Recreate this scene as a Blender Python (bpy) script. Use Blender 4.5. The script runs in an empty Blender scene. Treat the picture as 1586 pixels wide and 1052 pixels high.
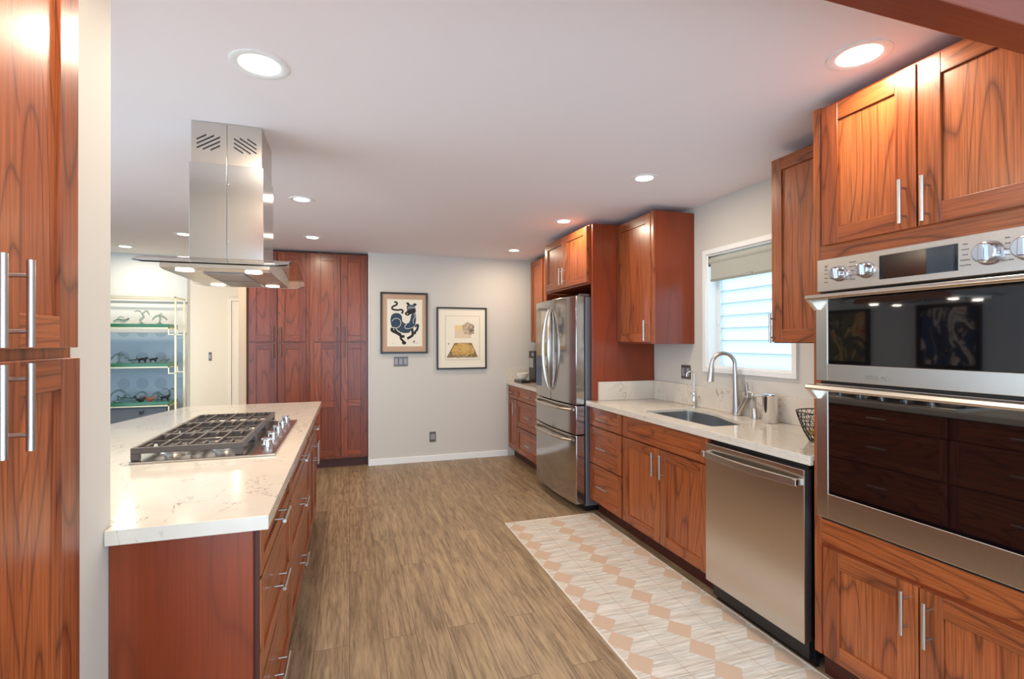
import bpy, bmesh, math, random
from mathutils import Vector, Matrix
random.seed(7)
C = bpy.context.scene.collection
sc = bpy.context.scene

# ---------------------------------------------------------------- camera
cam_d = bpy.data.cameras.new('camera'); cam = bpy.data.objects.new('camera', cam_d); C.objects.link(cam)
cam_d.sensor_width = 36; cam_d.lens = 779.32/1586*36; cam_d.clip_start = 0.02
def cam_axes(yaw, pitch, roll):
    cy, sy = math.cos(yaw), math.sin(yaw)
    F = Vector((sy, cy, 0)); R = Vector((cy, -sy, 0)); U = Vector((0, 0, 1))
    F2 = F*math.cos(pitch)+U*math.sin(pitch); U2 = U*math.cos(pitch)-F*math.sin(pitch)
    return R*math.cos(roll)+U2*math.sin(roll), U2*math.cos(roll)-R*math.sin(roll), F2
R_, U_, F_ = cam_axes(math.radians(17.916), math.radians(.1935), math.radians(-.095))
m = Matrix((R_, U_, -F_)).transposed().to_4x4(); m.translation = (0, 0, 1.40)
cam.matrix_world = m
sc.camera = cam

# ---------------------------------------------------------------- world, exposure
w = bpy.data.worlds.new('daylight'); sc.world = w; w.use_nodes = True
bg = w.node_tree.nodes['Background']
bg.inputs[0].default_value = (.62, .81, 1.0, 1); bg.inputs[1].default_value = 4.5
sc.view_settings.view_transform = 'Standard'; sc.view_settings.look = 'None'
sc.view_settings.exposure = 0.1; sc.view_settings.gamma = 1; sc.view_settings.use_curve_mapping = False
LAMP_W = 8.0; LAMP_COL = (1.0, .84, .64)
CEIL = 2.40

# ---------------------------------------------------------------- materials
def rgb(r, g, b):
    f = lambda c: ((c/255+.055)/1.055)**2.4 if c/255 > .04045 else c/255/12.92
    return (f(r), f(g), f(b), 1)
def mat(name, col=(.8, .8, .8, 1), rough=.5, metal=0., **kw):
    m = bpy.data.materials.new(name); m.use_nodes = True
    b = m.node_tree.nodes['Principled BSDF']
    b.inputs['Base Color'].default_value = col; b.inputs['Roughness'].default_value = rough
    b.inputs['Metallic'].default_value = metal
    for k, v in kw.items(): b.inputs[k.replace('_', ' ')].default_value = v
    return m
class G:
    """tiny node-graph helper"""
    def __init__(s, m): s.m = m; s.nt = m.node_tree; s.b = s.nt.nodes['Principled BSDF']
    def n(s, t, **kw):
        x = s.nt.nodes.new(t)
        for k, v in kw.items(): setattr(x, k, v)
        return x
    def l(s, a, b): s.nt.links.new(a, b)
    def put(s, sock, v):
        if hasattr(v, 'is_output'): s.l(v, sock)
        else: sock.default_value = v
    def math(s, op, a, b=None, c=None, clamp=False):
        x = s.n('ShaderNodeMath', operation=op); x.use_clamp = clamp
        s.put(x.inputs[0], a)
        if b is not None: s.put(x.inputs[1], b)
        if c is not None: s.put(x.inputs[2], c)
        return x.outputs[0]
    def mix(s, f, a, b, mode='MIX'):
        x = s.n('ShaderNodeMix', data_type='RGBA', blend_type=mode)
        s.put(x.inputs[0], f); s.put(x.inputs[6], a); s.put(x.inputs[7], b); return x.outputs[2]
    def ramp(s, f, stops):
        x = s.n('ShaderNodeValToRGB'); cr = x.color_ramp
        while len(cr.elements) > len(stops): cr.elements.remove(cr.elements[-1])
        while len(cr.elements) < len(stops): cr.elements.new(.5)
        for e, (p, c) in zip(cr.elements, stops):
            e.position = p; e.color = c if len(c) == 4 else (*c, 1)
        s.l(f, x.inputs[0]); return x.outputs[0]
    def noise(s, vec, scale, detail=2, rough=.5, dist=0):
        x = s.n('ShaderNodeTexNoise'); s.l(vec, x.inputs['Vector'])
        x.inputs['Scale'].default_value = scale; x.inputs['Detail'].default_value = detail
        x.inputs['Roughness'].default_value = rough; x.inputs['Distortion'].default_value = dist
        return x.outputs[0]
    def vmul(s, v, k):
        x = s.n('ShaderNodeVectorMath', operation='MULTIPLY'); s.l(v, x.inputs[0]); x.inputs[1].default_value = k; return x.outputs[0]
    def vadd(s, v, k):
        x = s.n('ShaderNodeVectorMath', operation='ADD'); s.l(v, x.inputs[0]); s.put(x.inputs[1], k); return x.outputs[0]
    def pos(s): return s.n('ShaderNodeTexCoord').outputs['Object']
    def world(s): return s.n('ShaderNodeNewGeometry').outputs['Position']
    def bump(s, h, strength=.1, dist=.001):
        x = s.n('ShaderNodeBump'); x.inputs['Strength'].default_value = strength; x.inputs['Distance'].default_value = dist
        s.l(h, x.inputs['Height']); s.l(x.outputs[0], s.b.inputs['Normal'])

def wood(name, axis, light, mid, dark, rings=34, rough=.32, contrast=1.0, stretch=.13):
    m = mat(name, mid, rough); g = G(m)
    geo = g.n('ShaderNodeNewGeometry'); oi = g.n('ShaderNodeObjectInfo')
    off = g.math('ADD', g.math('MULTIPLY', geo.outputs['Random Per Island'], 37.0), g.math('MULTIPLY', oi.outputs['Random'], 61.0))
    cmb = g.n('ShaderNodeCombineXYZ')
    for i in range(3): g.l(off, cmb.inputs[i])
    sc3 = {'x': (stretch, 1, 1), 'y': (1, stretch, 1), 'z': (1, 1, stretch)}[axis]
    p = g.vadd(g.vmul(g.pos(), sc3), cmb.outputs[0])
    base = g.noise(p, 4.2, 1.5, .45)
    # contour lines of a stretched noise read as flat-sawn (cathedral) grain
    ring = g.math('PINGPONG', g.math('MULTIPLY', base, rings), 1.0)
    line = g.math('POWER', g.math('ABSOLUTE', ring), 7.0)
    sf = {'x': (.02, 1, 1), 'y': (1, .02, 1), 'z': (1, 1, .02)}[axis]
    pf = g.vadd(g.vmul(g.pos(), sf), cmb.outputs[0])
    fib = g.noise(pf, 190, 3, .6)
    tone = g.noise(p, 3.0, 2, .5)
    c = g.mix(g.math('MULTIPLY_ADD', tone, 1.9, -.45, True), light, mid)
    c = g.mix(g.math('MULTIPLY', line, .72*contrast, clamp=True), c, dark)
    c = g.mix(g.math('MULTIPLY_ADD', fib, 2.0*contrast, -.78*contrast, True), c, dark)
    isl = g.math('MULTIPLY_ADD', geo.outputs['Random Per Island'], .22, .89)
    hsv = g.n('ShaderNodeHueSaturation'); g.l(c, hsv.inputs['Color']); g.l(isl, hsv.inputs['Value'])
    g.l(hsv.outputs[0], g.b.inputs['Base Color'])
    g.bump(fib, .12, .0006)
    g.b.inputs['Coat Weight'].default_value = .12; g.b.inputs['Coat Roughness'].default_value = .18
    return m
WL, WM, WD = rgb(182, 102, 54), rgb(150, 72, 32), rgb(68, 25, 10)
WOOD = {a: wood('cherry_wood_'+a, a, WL, WM, WD) for a in 'xyz'}
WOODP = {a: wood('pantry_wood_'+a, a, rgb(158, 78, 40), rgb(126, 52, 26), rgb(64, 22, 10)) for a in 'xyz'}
VEN = wood('cherry_veneer', 'z', rgb(142, 60, 24), rgb(114, 43, 16), rgb(76, 25, 9), rings=9, rough=.3, contrast=.5, stretch=.16)
BEAM = wood('mahogany_beam', 'x', rgb(132, 58, 34), rgb(104, 42, 26), rgb(70, 26, 16), rings=8, rough=.22, contrast=.35)
DARKW = mat('dark_toe_wood', rgb(70, 26, 16), .5)
GAPSHADE = mat('fridge_gap_shade', rgb(40, 18, 12), .7)  # dark colour paints the shade in the gap over the refrigerator

def wall_mat(name, col, bump=.08):
    m = mat(name, col, .75); g = G(m); n = g.noise(g.world(), 160, 3, .6)
    n2 = g.noise(g.world(), 1.1, 2, .5)
    c = g.mix(g.math('MULTIPLY', n2, .25), col, tuple(v*.93 for v in col[:3])+(1,))
    g.l(c, g.b.inputs['Base Color']); g.bump(n, bump, .0008); return m
WALL = wall_mat('wall_paint', rgb(211, 206, 197))
CEILM = wall_mat('ceiling_paint', rgb(244, 236, 237), .04)
CREAM = wall_mat('corridor_paint', rgb(222, 198, 168))
TRIMW = mat('trim_white', rgb(240, 240, 238), .4)

def floor_mat():
    m = mat('plank_floor', rgb(150, 125, 100), .42); g = G(m)
    sx = g.n('ShaderNodeSeparateXYZ'); g.l(g.world(), sx.inputs[0])
    cb = g.n('ShaderNodeCombineXYZ'); g.l(sx.outputs[1], cb.inputs[0]); g.l(sx.outputs[0], cb.inputs[1])
    br = g.n('ShaderNodeTexBrick'); g.l(cb.outputs[0], br.inputs['Vector'])
    br.offset = .37; br.inputs['Color1'].default_value = (.0, .0, .0, 1); br.inputs['Color2'].default_value = (1, 1, 1, 1)
    br.inputs['Mortar'].default_value = (.5, .5, .5, 1); br.inputs['Scale'].default_value = 1
    br.inputs['Mortar Size'].default_value = .0011; br.inputs['Mortar Smooth'].default_value = .1
    br.inputs['Brick Width'].default_value = 1.22; br.inputs['Row Height'].default_value = .152
    rnd = g.n('ShaderNodeRGBToBW'); g.l(br.outputs['Color'], rnd.inputs[0])
    off = g.n('ShaderNodeCombineXYZ'); k = g.math('MULTIPLY', rnd.outputs[0], 43.0); g.l(k, off.inputs[0]); g.l(k, off.inputs[2])
    p = g.vadd(g.vmul(g.world(), (1, .09, 1)), off.outputs[0])
    base = g.noise(p, 7, 3, .55, .4)
    ring = g.math('POWER', g.math('PINGPONG', g.math('MULTIPLY', base, 15), 1.0), 3.0)
    fib = g.noise(g.vadd(g.vmul(g.world(), (1, .05, 1)), off.outputs[0]), 95, 5, .75)
    c = g.ramp(rnd.outputs[0], [(0, rgb(146, 121, 93)), (.5, rgb(170, 143, 112)), (1, rgb(157, 132, 105))])
    c = g.mix(g.math('MULTIPLY', ring, .5), c, rgb(96, 76, 54))
    c = g.mix(g.math('MULTIPLY_ADD', fib, 3.6, -1.55, True), c, rgb(92, 73, 52))
    c = g.mix(g.math('MULTIPLY_ADD', g.noise(p, 26, 3, .7), 2.4, -1.15, True), c, rgb(186, 162, 124))
    c = g.mix(br.outputs['Fac'], c, rgb(70, 55, 42))
    g.l(c, g.b.inputs['Base Color'])
    g.bump(g.math('SUBTRACT', fib, br.outputs['Fac']), .25, .0008)
    return m
FLOOR = floor_mat()

def quartz():
    m = mat('quartz', rgb(226, 221, 212), .12); g = G(m)
    p = g.world()
    n = g.noise(g.vmul(p, (1.5, .8, 1)), 4.5, 7, .62, .8)
    vein = g.math('SUBTRACT', 1.0, g.math('MULTIPLY', g.math('ABSOLUTE', g.math('SUBTRACT', n, .5)), 85, clamp=True), clamp=True)
    mask = g.math('MULTIPLY_ADD', g.noise(p, 3.1, 3, .6), 6, -2.6, True)
    mask2 = g.math('MULTIPLY_ADD', g.noise(p, 38, 2, .6), 7, -2.9, True)
    v = g.math('MULTIPLY', g.math('MULTIPLY', vein, mask), mask2)
    c = g.mix(g.math('MULTIPLY_ADD', g.noise(p, 9, 4, .6), .9, -.2, True), rgb(221, 212, 198), rgb(206, 195, 179))
    c = g.mix(g.math('MULTIPLY', v, .95), c, rgb(96, 86, 80))
    g.l(c, g.b.inputs['Base Color']); return m
QUARTZ = quartz()

def steel(name, col, rough, axis='h', aniso=.6, bumpk=.006):
    m = mat(name, col, rough, 1.0); g = G(m)
    sc3 = {'h': (2, 2, 260), 'v': (260, 260, 2)}[axis]
    g.b.inputs['Anisotropic'].default_value = aniso
    t = g.n('ShaderNodeTangent', direction_type='RADIAL', axis='Z'); g.l(t.outputs[0], g.b.inputs['Tangent'])
    g.b.inputs['Anisotropic Rotation'].default_value = 0.0
    return m
STEEL = steel('brushed_steel', (.64, .59, .53, 1), .25)
KNOB = mat('satin_knob', (.60, .63, .68, 1), .2, 1.0)
STEELF = steel('fridge_steel', (.48, .46, .44, 1), .11, aniso=.2)
STEELD = steel('dark_steel', (.30, .27, .27, 1), .35)
NICKEL = mat('brushed_nickel', (.56, .53, .50, 1), .30, 1.0)
PULLREFL = mat('pull_dark_reflection', (.20, .14, .12, 1), .35, 1.0)  # same metal as the other pulls, dark reflection painted into the colour
CHROME = mat('chrome', (.80, .81, .83, 1), .07, 1.0)
SINKM = mat('sink_steel', (.36, .36, .36, 1), .38, 1.0)
BLACK = mat('black_plastic', rgb(18, 18, 20), .35)
BLKG = mat('black_glass', rgb(9, 8, 12), .03, 0, Coat_Weight=1.0, Coat_Roughness=.02, IOR=1.7)
IRON = mat('cast_iron', rgb(92, 86, 84), .36, .4)
GREY = mat('grey_plate', rgb(96, 92, 92), .35, .3)
GREYL = mat('grey_rocker', rgb(150, 147, 146), .35)
FRAMEB = mat('black_frame', rgb(30, 24, 22), .35)
GOLD = mat('gold_frame', rgb(222, 202, 160), .3, .7)
CREAMP = mat('cream_paper', rgb(240, 232, 212), .7)
TANMAT = mat('tan_mount', rgb(196, 162, 134), .8)
NAVY = mat('navy_ink', rgb(46, 68, 90), .7)
INK = mat('dark_ink', rgb(34, 30, 34), .7)
OCHRE = mat('ochre_ink', rgb(205, 165, 88), .7)
PALEO = mat('pale_ochre', rgb(232, 206, 150), .7)
BEIGE = mat('beige_ink', rgb(226, 205, 176), .7)
def emis(name, col, s):
    m = bpy.data.materials.new(name); m.use_nodes = True; nt = m.node_tree; nt.nodes.clear()
    e = nt.nodes.new('ShaderNodeEmission'); e.inputs[0].default_value = (*col, 1); e.inputs[1].default_value = s
    o = nt.nodes.new('ShaderNodeOutputMaterial'); nt.links.new(e.outputs[0], o.inputs[0]); return m
LENS = emis('lamp_lens', (1, .93, .82), 9)
def glass(name, col, rough=0.0, ior=1.45, shadow=True):
    m = mat(name, col, rough, 0); b = m.node_tree.nodes['Principled BSDF']
    b.inputs['Transmission Weight'].default_value = 1; b.inputs['IOR'].default_value = ior; return m
CLEAR = glass('clear_glass', (.93, .97, .95, 1))
GEDGE = glass('smoky_glass', (.80, .88, .86, 1))
FIGG = glass('figurine_glass', (.48, .56, .54, 1), .02)
FIGD = mat('dark_figurine_glass', rgb(40, 40, 44), .08)
FIGO = mat('amber_figurine_glass', rgb(180, 110, 80), .1)
GREENG = mat('green_glass_edge', rgb(14, 120, 70), .15)
def louver():
    m = mat('frosted_louver', rgb(225, 238, 240), .4); nt = m.node_tree; g = G(m)
    tr = g.n('ShaderNodeBsdfTranslucent'); tr.inputs[0].default_value = (.70, .76, .77, 1)
    tp = g.n('ShaderNodeBsdfTransparent'); tp.inputs[0].default_value = (.50, .52, .50, 1)
    gl = g.n('ShaderNodeBsdfGlossy'); gl.inputs['Roughness'].default_value = .25
    a = g.n('ShaderNodeMixShader'); a.inputs[0].default_value = .45; g.l(tr.outputs[0], a.inputs[1]); g.l(tp.outputs[0], a.inputs[2])
    b = g.n('ShaderNodeMixShader'); b.inputs[0].default_value = .06; g.l(a.outputs[0], b.inputs[1]); g.l(gl.outputs[0], b.inputs[2])
    g.l(b.outputs[0], nt.nodes['Material Output'].inputs[0]); return m
LOUV = louver()
BLIND = mat('blind_fabric', rgb(176, 178, 168), .8)

def rug_mat():
    m = mat('rug_weave', rgb(226, 210, 190), .85); g = G(m)
    s = g.n('ShaderNodeSeparateXYZ'); g.l(g.world(), s.inputs[0])
    X, Y = s.outputs[0], s.outputs[1]
    PX, PY = .3225, .1655
    fx = g.math('MULTIPLY', g.math('SUBTRACT', g.math('FRACT', g.math('ADD', g.math('DIVIDE', g.math('SUBTRACT', X, 1.195), PX), 10.5)), .5), PX)
    fy = g.math('MULTIPLY', g.math('SUBTRACT', g.math('FRACT', g.math('ADD', g.math('DIVIDE', g.math('SUBTRACT', Y, 3.56), PY), 30.5)), .5), PY)
    ax = g.math('ABSOLUTE', fx); ay = g.math('ABSOLUTE', fy)
    d = g.math('ADD', g.math('DIVIDE', ax, .070), g.math('DIVIDE', ay, .083))
    dia = g.math('LESS_THAN', d, 1.0)
    # brushed strokes along X
    st = g.noise(g.vmul(g.world(), (5, 260, 1)), 1.0, 4, .7)
    st2 = g.noise(g.vmul(g.world(), (3.5, 60, 1)), 1.0, 3, .6)
    c = g.mix(g.math('MULTIPLY_ADD', st2, 3.2, -1.1, True), rgb(212, 208, 200), rgb(172, 164, 152))
    c = g.mix(g.math('MULTIPLY_ADD', st, 7.0, -3.6, True), c, rgb(238, 237, 230))
    # warm tint on half of every other cell
    c = g.mix(g.math('MULTIPLY', g.math('GREATER_THAN', ay, .045), .15), c, rgb(214, 186, 160))
    # centre stroke midway between diamonds
    cx = g.math('SUBTRACT', PX/2, ax); cyy = g.math('SUBTRACT', PY/2, ay)
    wd = g.math('MULTIPLY', g.math('SUBTRACT', .09, cx), .035)
    stroke = g.math('MULTIPLY', g.math('LESS_THAN', cyy, wd), g.math('LESS_THAN', cx, .088))
    c = g.mix(g.math('MULTIPLY', stroke, .8), c, rgb(140, 138, 134))
    c = g.mix(dia, c, rgb(196, 170, 148))
    gl = g.math('LESS_THAN', cx, .0022)
    c = g.mix(g.math('MULTIPLY', gl, .8), c, rgb(186, 160, 136))
    g.l(c, g.b.inputs['Base Color']); g.bump(g.noise(g.world(), 600, 2, .5), .2, .0006)
    return m
RUG = rug_mat()
RUGE = mat('rug_binding', rgb(232, 222, 208), .8)
def paint_abs(name, cols, seed):
    m = mat(name, cols[0], .5); g = G(m)
    p = g.vadd(g.vmul(g.pos(), (1, 1.4, .6)), (seed, seed, 0))
    n = g.noise(p, 3.2, 6, .65, 1.4); c = g.ramp(n, list(zip([.25, .42, .5, .58, .68], cols))); g.l(c, g.b.inputs['Base Color']); return m
ABS1 = paint_abs('abstract_oil_a', [rgb(26, 34, 60), rgb(40, 76, 120), rgb(34, 36, 50), rgb(230, 228, 220), rgb(200, 30, 44)], 3)
ABS2 = paint_abs('abstract_oil_b', [rgb(30, 34, 30), rgb(120, 116, 80), rgb(40, 54, 60), rgb(200, 180, 120), rgb(180, 60, 34)], 9)
def panel_mat():
    m = mat('damask_panel', rgb(150, 172, 190), .6); g = G(m)
    s = g.n('ShaderNodeSeparateXYZ'); g.l(g.world(), s.inputs[0])
    fx = g.math('SUBTRACT', g.math('FRACT', g.math('MULTIPLY', s.outputs[0], 5.6)), .5)
    fz = g.math('SUBTRACT', g.math('FRACT', g.math('ADD', g.math('MULTIPLY', s.outputs[2], 3.4), .35)), .5)
    r = g.math('SQRT', g.math('ADD', g.math('POWER', fx, 2.0), g.math('POWER', g.math('MULTIPLY', fz, 1.6), 2.0)))
    c = g.mix(g.math('LESS_THAN', r, .34), rgb(186, 208, 226), rgb(168, 190, 208))
    g.l(c, g.b.inputs['Base Color']); return m
PANEL = panel_mat()

# ---------------------------------------------------------------- mesh builder
def linkprops(o, label=None, cat=None, group=None, kind=None):
    if label: o['label'] = label
    if cat: o['category'] = cat
    if group: o['group'] = group
    if kind: o['kind'] = kind
    return o
class MB:
    def __init__(s): s.bm = bmesh.new()
    def _faces(s, fs, mi):
        for f in fs: f.material_index = mi
    def box(s, x0, x1, y0, y1, z0, z1, mi=0):
        if x0 > x1: x0, x1 = x1, x0
        if y0 > y1: y0, y1 = y1, y0
        if z0 > z1: z0, z1 = z1, z0
        v = [s.bm.verts.new(p) for p in ((x0,y0,z0),(x1,y0,z0),(x1,y1,z0),(x0,y1,z0),(x0,y0,z1),(x1,y0,z1),(x1,y1,z1),(x0,y1,z1))]
        for q in ((0,3,2,1),(4,5,6,7),(0,1,5,4),(1,2,6,5),(2,3,7,6),(3,0,4,7)):
            s.bm.faces.new([v[i] for i in q]).material_index = mi
        return s
    def tube(s, pts, r, mi=0, seg=14, caps=True):
        """sweep a circle along pts; r = number or list"""
        pts = [Vector(p) for p in pts]; n = len(pts)
        rs = r if isinstance(r, (list, tuple)) else [r]*n
        T = []
        for i in range(n):
            a = pts[max(i-1, 0)]; b = pts[min(i+1, n-1)]; T.append((b-a).normalized())
        up = Vector((0, 0, 1)) if abs(T[0].z) < .9 else Vector((1, 0, 0))
        u = T[0].cross(up).normalized(); rings = []
        for i in range(n):
            if i: 
                u = u - T[i]*u.dot(T[i]); u.normalize()
            v = T[i].cross(u)
            rings.append([s.bm.verts.new(pts[i]+(u*math.cos(2*math.pi*k/seg)+v*math.sin(2*math.pi*k/seg))*rs[i]) for k in range(seg)])
        for i in range(n-1):
            for k in range(seg):
                s.bm.faces.new([rings[i][k], rings[i][(k+1) % seg], rings[i+1][(k+1) % seg], rings[i+1][k]]).material_index = mi
        if caps:
            s.bm.faces.new(rings[0][::-1]).material_index = mi; s.bm.faces.new(rings[-1]).material_index = mi
        return s
    def cyl(s, p0, p1, r, mi=0, seg=24): return s.tube([p0, p1], r, mi, seg)
    def lathe(s, c, prof, mi=0, seg=32, axis='z'):
        """profile of (radius, offset along axis)"""
        c = Vector(c); rings = []
        for (r, h) in prof:
            ring = []
            for k in range(seg):
                a = 2*math.pi*k/seg; p = (math.cos(a)*r, math.sin(a)*r, h)
                if axis == 'x': p = (h, p[0], p[1])
                elif axis == '-x': p = (-h, p[0], -p[1])
                elif axis == 'y': p = (p[0], h, -p[1])
                ring.append(s.bm.verts.new(c+Vector(p)))
            rings.append(ring)
        for i in range(len(rings)-1):
            for k in range(seg):
                s.bm.faces.new([rings[i][k], rings[i][(k+1) % seg], rings[i+1][(k+1) % seg], rings[i+1][k]]).material_index = mi
        if prof[0][0] > 1e-4: s.bm.faces.new(rings[0][::-1]).material_index = mi
        if prof[-1][0] > 1e-4: s.bm.faces.new(rings[-1]).material_index = mi
        return s
    def prism(s, poly, a, b, axis='z', mi=0, hole=None, tri=False):
        """extrude a 2-D polygon from a to b along axis; polygon in the other two axes (x,y)|(y,z)|(x,z)"""
        def P(p, h):
            return {'z': (p[0], p[1], h), 'x': (h, p[0], p[1]), 'y': (p[0], h, p[1])}[axis]
        loops = [poly] + ([hole] if hole else [])
        capfaces = []
        lo = [[s.bm.verts.new(P(p, a)) for p in L] for L in loops]
        hi = [[s.bm.verts.new(P(p, b)) for p in L] for L in loops]
        for A, B in zip(lo, hi):
            n = len(A)
            for k in range(n): s.bm.faces.new([A[k], A[(k+1) % n], B[(k+1) % n], B[k]]).material_index = mi
        for S in (lo, hi):
            if not hole and not tri: s.bm.faces.new(S[0]).material_index = mi
            else:
                es = []
                for L in S:
                    for k in range(len(L)):
                        e = s.bm.edges.get((L[k], L[(k+1) % len(L)])); es.append(e)
                r = bmesh.ops.triangle_fill(s.bm, use_beauty=True, use_dissolve=False, edges=es)
                for f in r['geom']:
                    if isinstance(f, bmesh.types.BMFace): f.material_index = mi
        return s
    def done(s, name, mats, parent=None, smooth=False, bevel=0, seg=2, origin=None, label=None):
        bmesh.ops.recalc_face_normals(s.bm, faces=s.bm.faces)
        me = bpy.data.meshes.new(name)
        if parent is not None: off = Vector(world_loc(parent))
        elif origin is not None: off = Vector(origin)
        else:
            vs = [v.co for v in s.bm.verts]
            off = Vector(((min(v.x for v in vs)+max(v.x for v in vs))/2, (min(v.y for v in vs)+max(v.y for v in vs))/2, min(v.z for v in vs)))
        bmesh.ops.translate(s.bm, verts=s.bm.verts, vec=-off)
        s.bm.to_mesh(me); s.bm.free()
        if not isinstance(mats, (list, tuple)): mats = [mats]
        for mm in mats: me.materials.append(mm)
        if smooth:
            for p in me.polygons: p.use_smooth = True
            me.set_sharp_from_angle(angle=math.radians(38))
        o = bpy.data.objects.new(name, me); C.objects.link(o)
        if parent is not None: o.parent = parent
        else: o.location = off
        if bevel:
            bv = o.modifiers.new('bevel', 'BEVEL'); bv.width = bevel; bv.segments = seg; bv.limit_method = 'ANGLE'; bv.angle_limit = math.radians(40)
        if label: o['label'] = label
        return o
def world_loc(o):
    v = Vector((0, 0, 0))
    while o is not None: v += Vector(o.location); o = o.parent
    return v
def thing(name, label, cat, loc=(0, 0, 0), group=None):
    o = bpy.data.objects.new(name, None); C.objects.link(o); o.location = loc; o.empty_display_size = .1
    return linkprops(o, label, cat, group)
def struct(o): o['kind'] = 'structure'; return o
def dup(root, loc, label=None):
    r = root.copy(); C.objects.link(r); r.location = loc
    if label: r['label'] = label
    for ch in list(root.children):
        c = ch.copy(); C.objects.link(c); c.parent = r
        for g_ in list(ch.children):
            d = g_.copy(); C.objects.link(d); d.parent = c
    return r

# faces: local frame a (along), z (up), n (outwards) for the three cabinet orientations
class Face:
    def __init__(s, kind, c): s.k = kind; s.c = c
    def pt(s, a, z, n):
        if s.k == 'x-': return (s.c-n, a, z)
        if s.k == 'x+': return (s.c+n, a, z)
        return (a, s.c-n, z)
    def box(s, mb, a0, a1, z0, z1, n0, n1, mi=0):
        p = s.pt(a0, z0, n0); q = s.pt(a1, z1, n1); mb.box(p[0], q[0], p[1], q[1], p[2], q[2], mi)
    def ax(s): return 'x' if s.k == 'y-' else 'y'
def pull(F, parent, a, z, vert=True, L=.152, n0=.02, name='handle', r=.0062, m=None):
    mb = MB(); n1 = n0+.034
    d = (0, 1) if vert else (1, 0)
    e = lambda t, n: F.pt(a+d[0]*t, z+d[1]*t, n)
    mb.cyl(e(-L/2, n1), e(L/2, n1), r, 0, 16)
    for t in (-L*.32, L*.32): mb.cyl(e(t, n0), e(t, n1), .0042, 0, 12)
    return mb.done(name, m or NICKEL, parent, smooth=True)
def front(F, parent, a0, a1, z0, z1, name='door', stile=.062, rail=.062, handle=None, W=WOOD, mids=(), t=.02, lab=None):
    """five-piece shaker front: stiles, rails and a recessed panel"""
    mb = MB(); b = lambda *q: F.box(mb, *q)
    b(a0, a0+stile, z0, z1, 0, t, 0); b(a1-stile, a1, z0, z1, 0, t, 0)
    b(a0+stile, a1-stile, z0, z0+rail, 0, t-.0004, 1); b(a0+stile, a1-stile, z1-rail, z1, 0, t-.0004, 1)
    for (m0, m1) in mids: b(a0+stile, a1-stile, m0, m1, 0, t-.0004, 1)
    lim = [z0+rail]+[v for mm in mids for v in mm]+[z1-rail]
    for i in range(0, len(lim), 2): b(a0+stile, a1-stile, lim[i], lim[i+1], 0, t-.009, 2 if name == 'door' else 1)
    o = mb.done(name, [W['z'], W[F.ax()], W['z']], parent, bevel=.0012, seg=1)
    if handle:
        a, z, v = handle; pull(F, o, a, z, v, n0=t, m=PULLREFL if W is WOODP else None)
    return o
def carcass(parent, x0, x1, y0, y1, z0, z1, m=None, name='carcass'):
    return MB().box(x0, x1, y0, y1, z0, z1).done(name, m or VEN, parent, bevel=.001, seg=1)

# ================================================================ THE ROOM
XR = 2.46; YB = 5.88; XL = -3.4; YL = 6.75; YF = -1.3
struct(MB().box(XL-.1, XR+.2, YF, 9.3, -.1, 0).done('floor', FLOOR))
struct(MB().box(XL-.1, XR+.2, YF, 9.3, CEIL, CEIL+.1).done('ceiling', CEILM))
# right wall with the window opening
WY0, WY1, WZ0, WZ1 = 2.283, 3.022, 1.212, 2.018
mb = MB()
mb.box(XR, XR+.16, YF, WY0, 0, CEIL); mb.box(XR, XR+.16, WY1, YB+.1, 0, CEIL)
mb.box(XR, XR+.16, WY0, WY1, 0, WZ0); mb.box(XR, XR+.16, WY0, WY1, WZ1, CEIL)
struct(mb.done('wall_right', WALL))
struct(MB().box(.213, XR, YB, YB+.75, 0, CEIL).done('wall_back', WALL))
struct(MB().box(-1.28, -.60, 1.352, 1.592, 0, CEIL).done('wall_left', WALL, bevel=.002))
struct(MB().box(-1.34, -1.28, -.2, 1.592, 0, CEIL).done('wall_niche', WALL))
struct(MB().box(XL, -1.80, YL, YL+.12, 0, CEIL).done('wall_living', wall_mat('living_paint', rgb(222, 228, 230))))
struct(MB().box(-1.05, .213, YB+.65, YB+.75, 0, CEIL).done('wall_pantry', WALL))
struct(MB().box(-1.10, -1.03, YB-.01, 9.2, 0, CEIL).done('wall_corridor', CREAM))
mb = MB(); mb.box(XL-.1, XL, 3.3, YL+.12, 0, CEIL); mb.box(XL-.1, XL, YF, 3.3, 2.12, CEIL); mb.box(XL-.1, XL, YF, -.4, 0, 2.12)
struct(mb.done('wall_far_left', wall_mat('left_paint', rgb(206, 214, 222))))
struct(MB().box(XL, -1.03, 9.0, 9.12, 0, CEIL).done('wall_corridor_end', CREAM))
# corridor door
mb = MB(); mb.box(-1.835, -1.785, 8.975, 9.0, 0, 2.10); mb.box(-1.785, -1.10, 8.975, 9.0, 2.05, 2.10)
fr = struct(mb.done('door_1', mat('door_paint', rgb(226, 204, 178), .5)))
mb = MB(); mb.box(-1.78, -1.10, 8.985, 9.0, .01, 2.045)
dl = mb.done('door_leaf', bpy.data.materials['door_paint'], fr)
MB().lathe((-1.79, 8.984, 1.05), [(0.0, .0), (.02, .005), (.026, .03), (.012, .04), (0, .042)], axis='y').done('door_knob', NICKEL, fr, smooth=True)
# baseboards
struct(MB().box(.213, 1.84, YB-.014, YB, 0, .072).done('baseboard_back', TRIMW, bevel=.004))
struct(MB().box(.204, .213, YB-.008, YB+.62, 0, CEIL).done('trim_1', TRIMW))
# header beam of the opening over the camera side
struct(MB().box(-.60, 2.44, .709, .786, 2.10, CEIL).done('trim_2', BEAM, bevel=.003))
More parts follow.
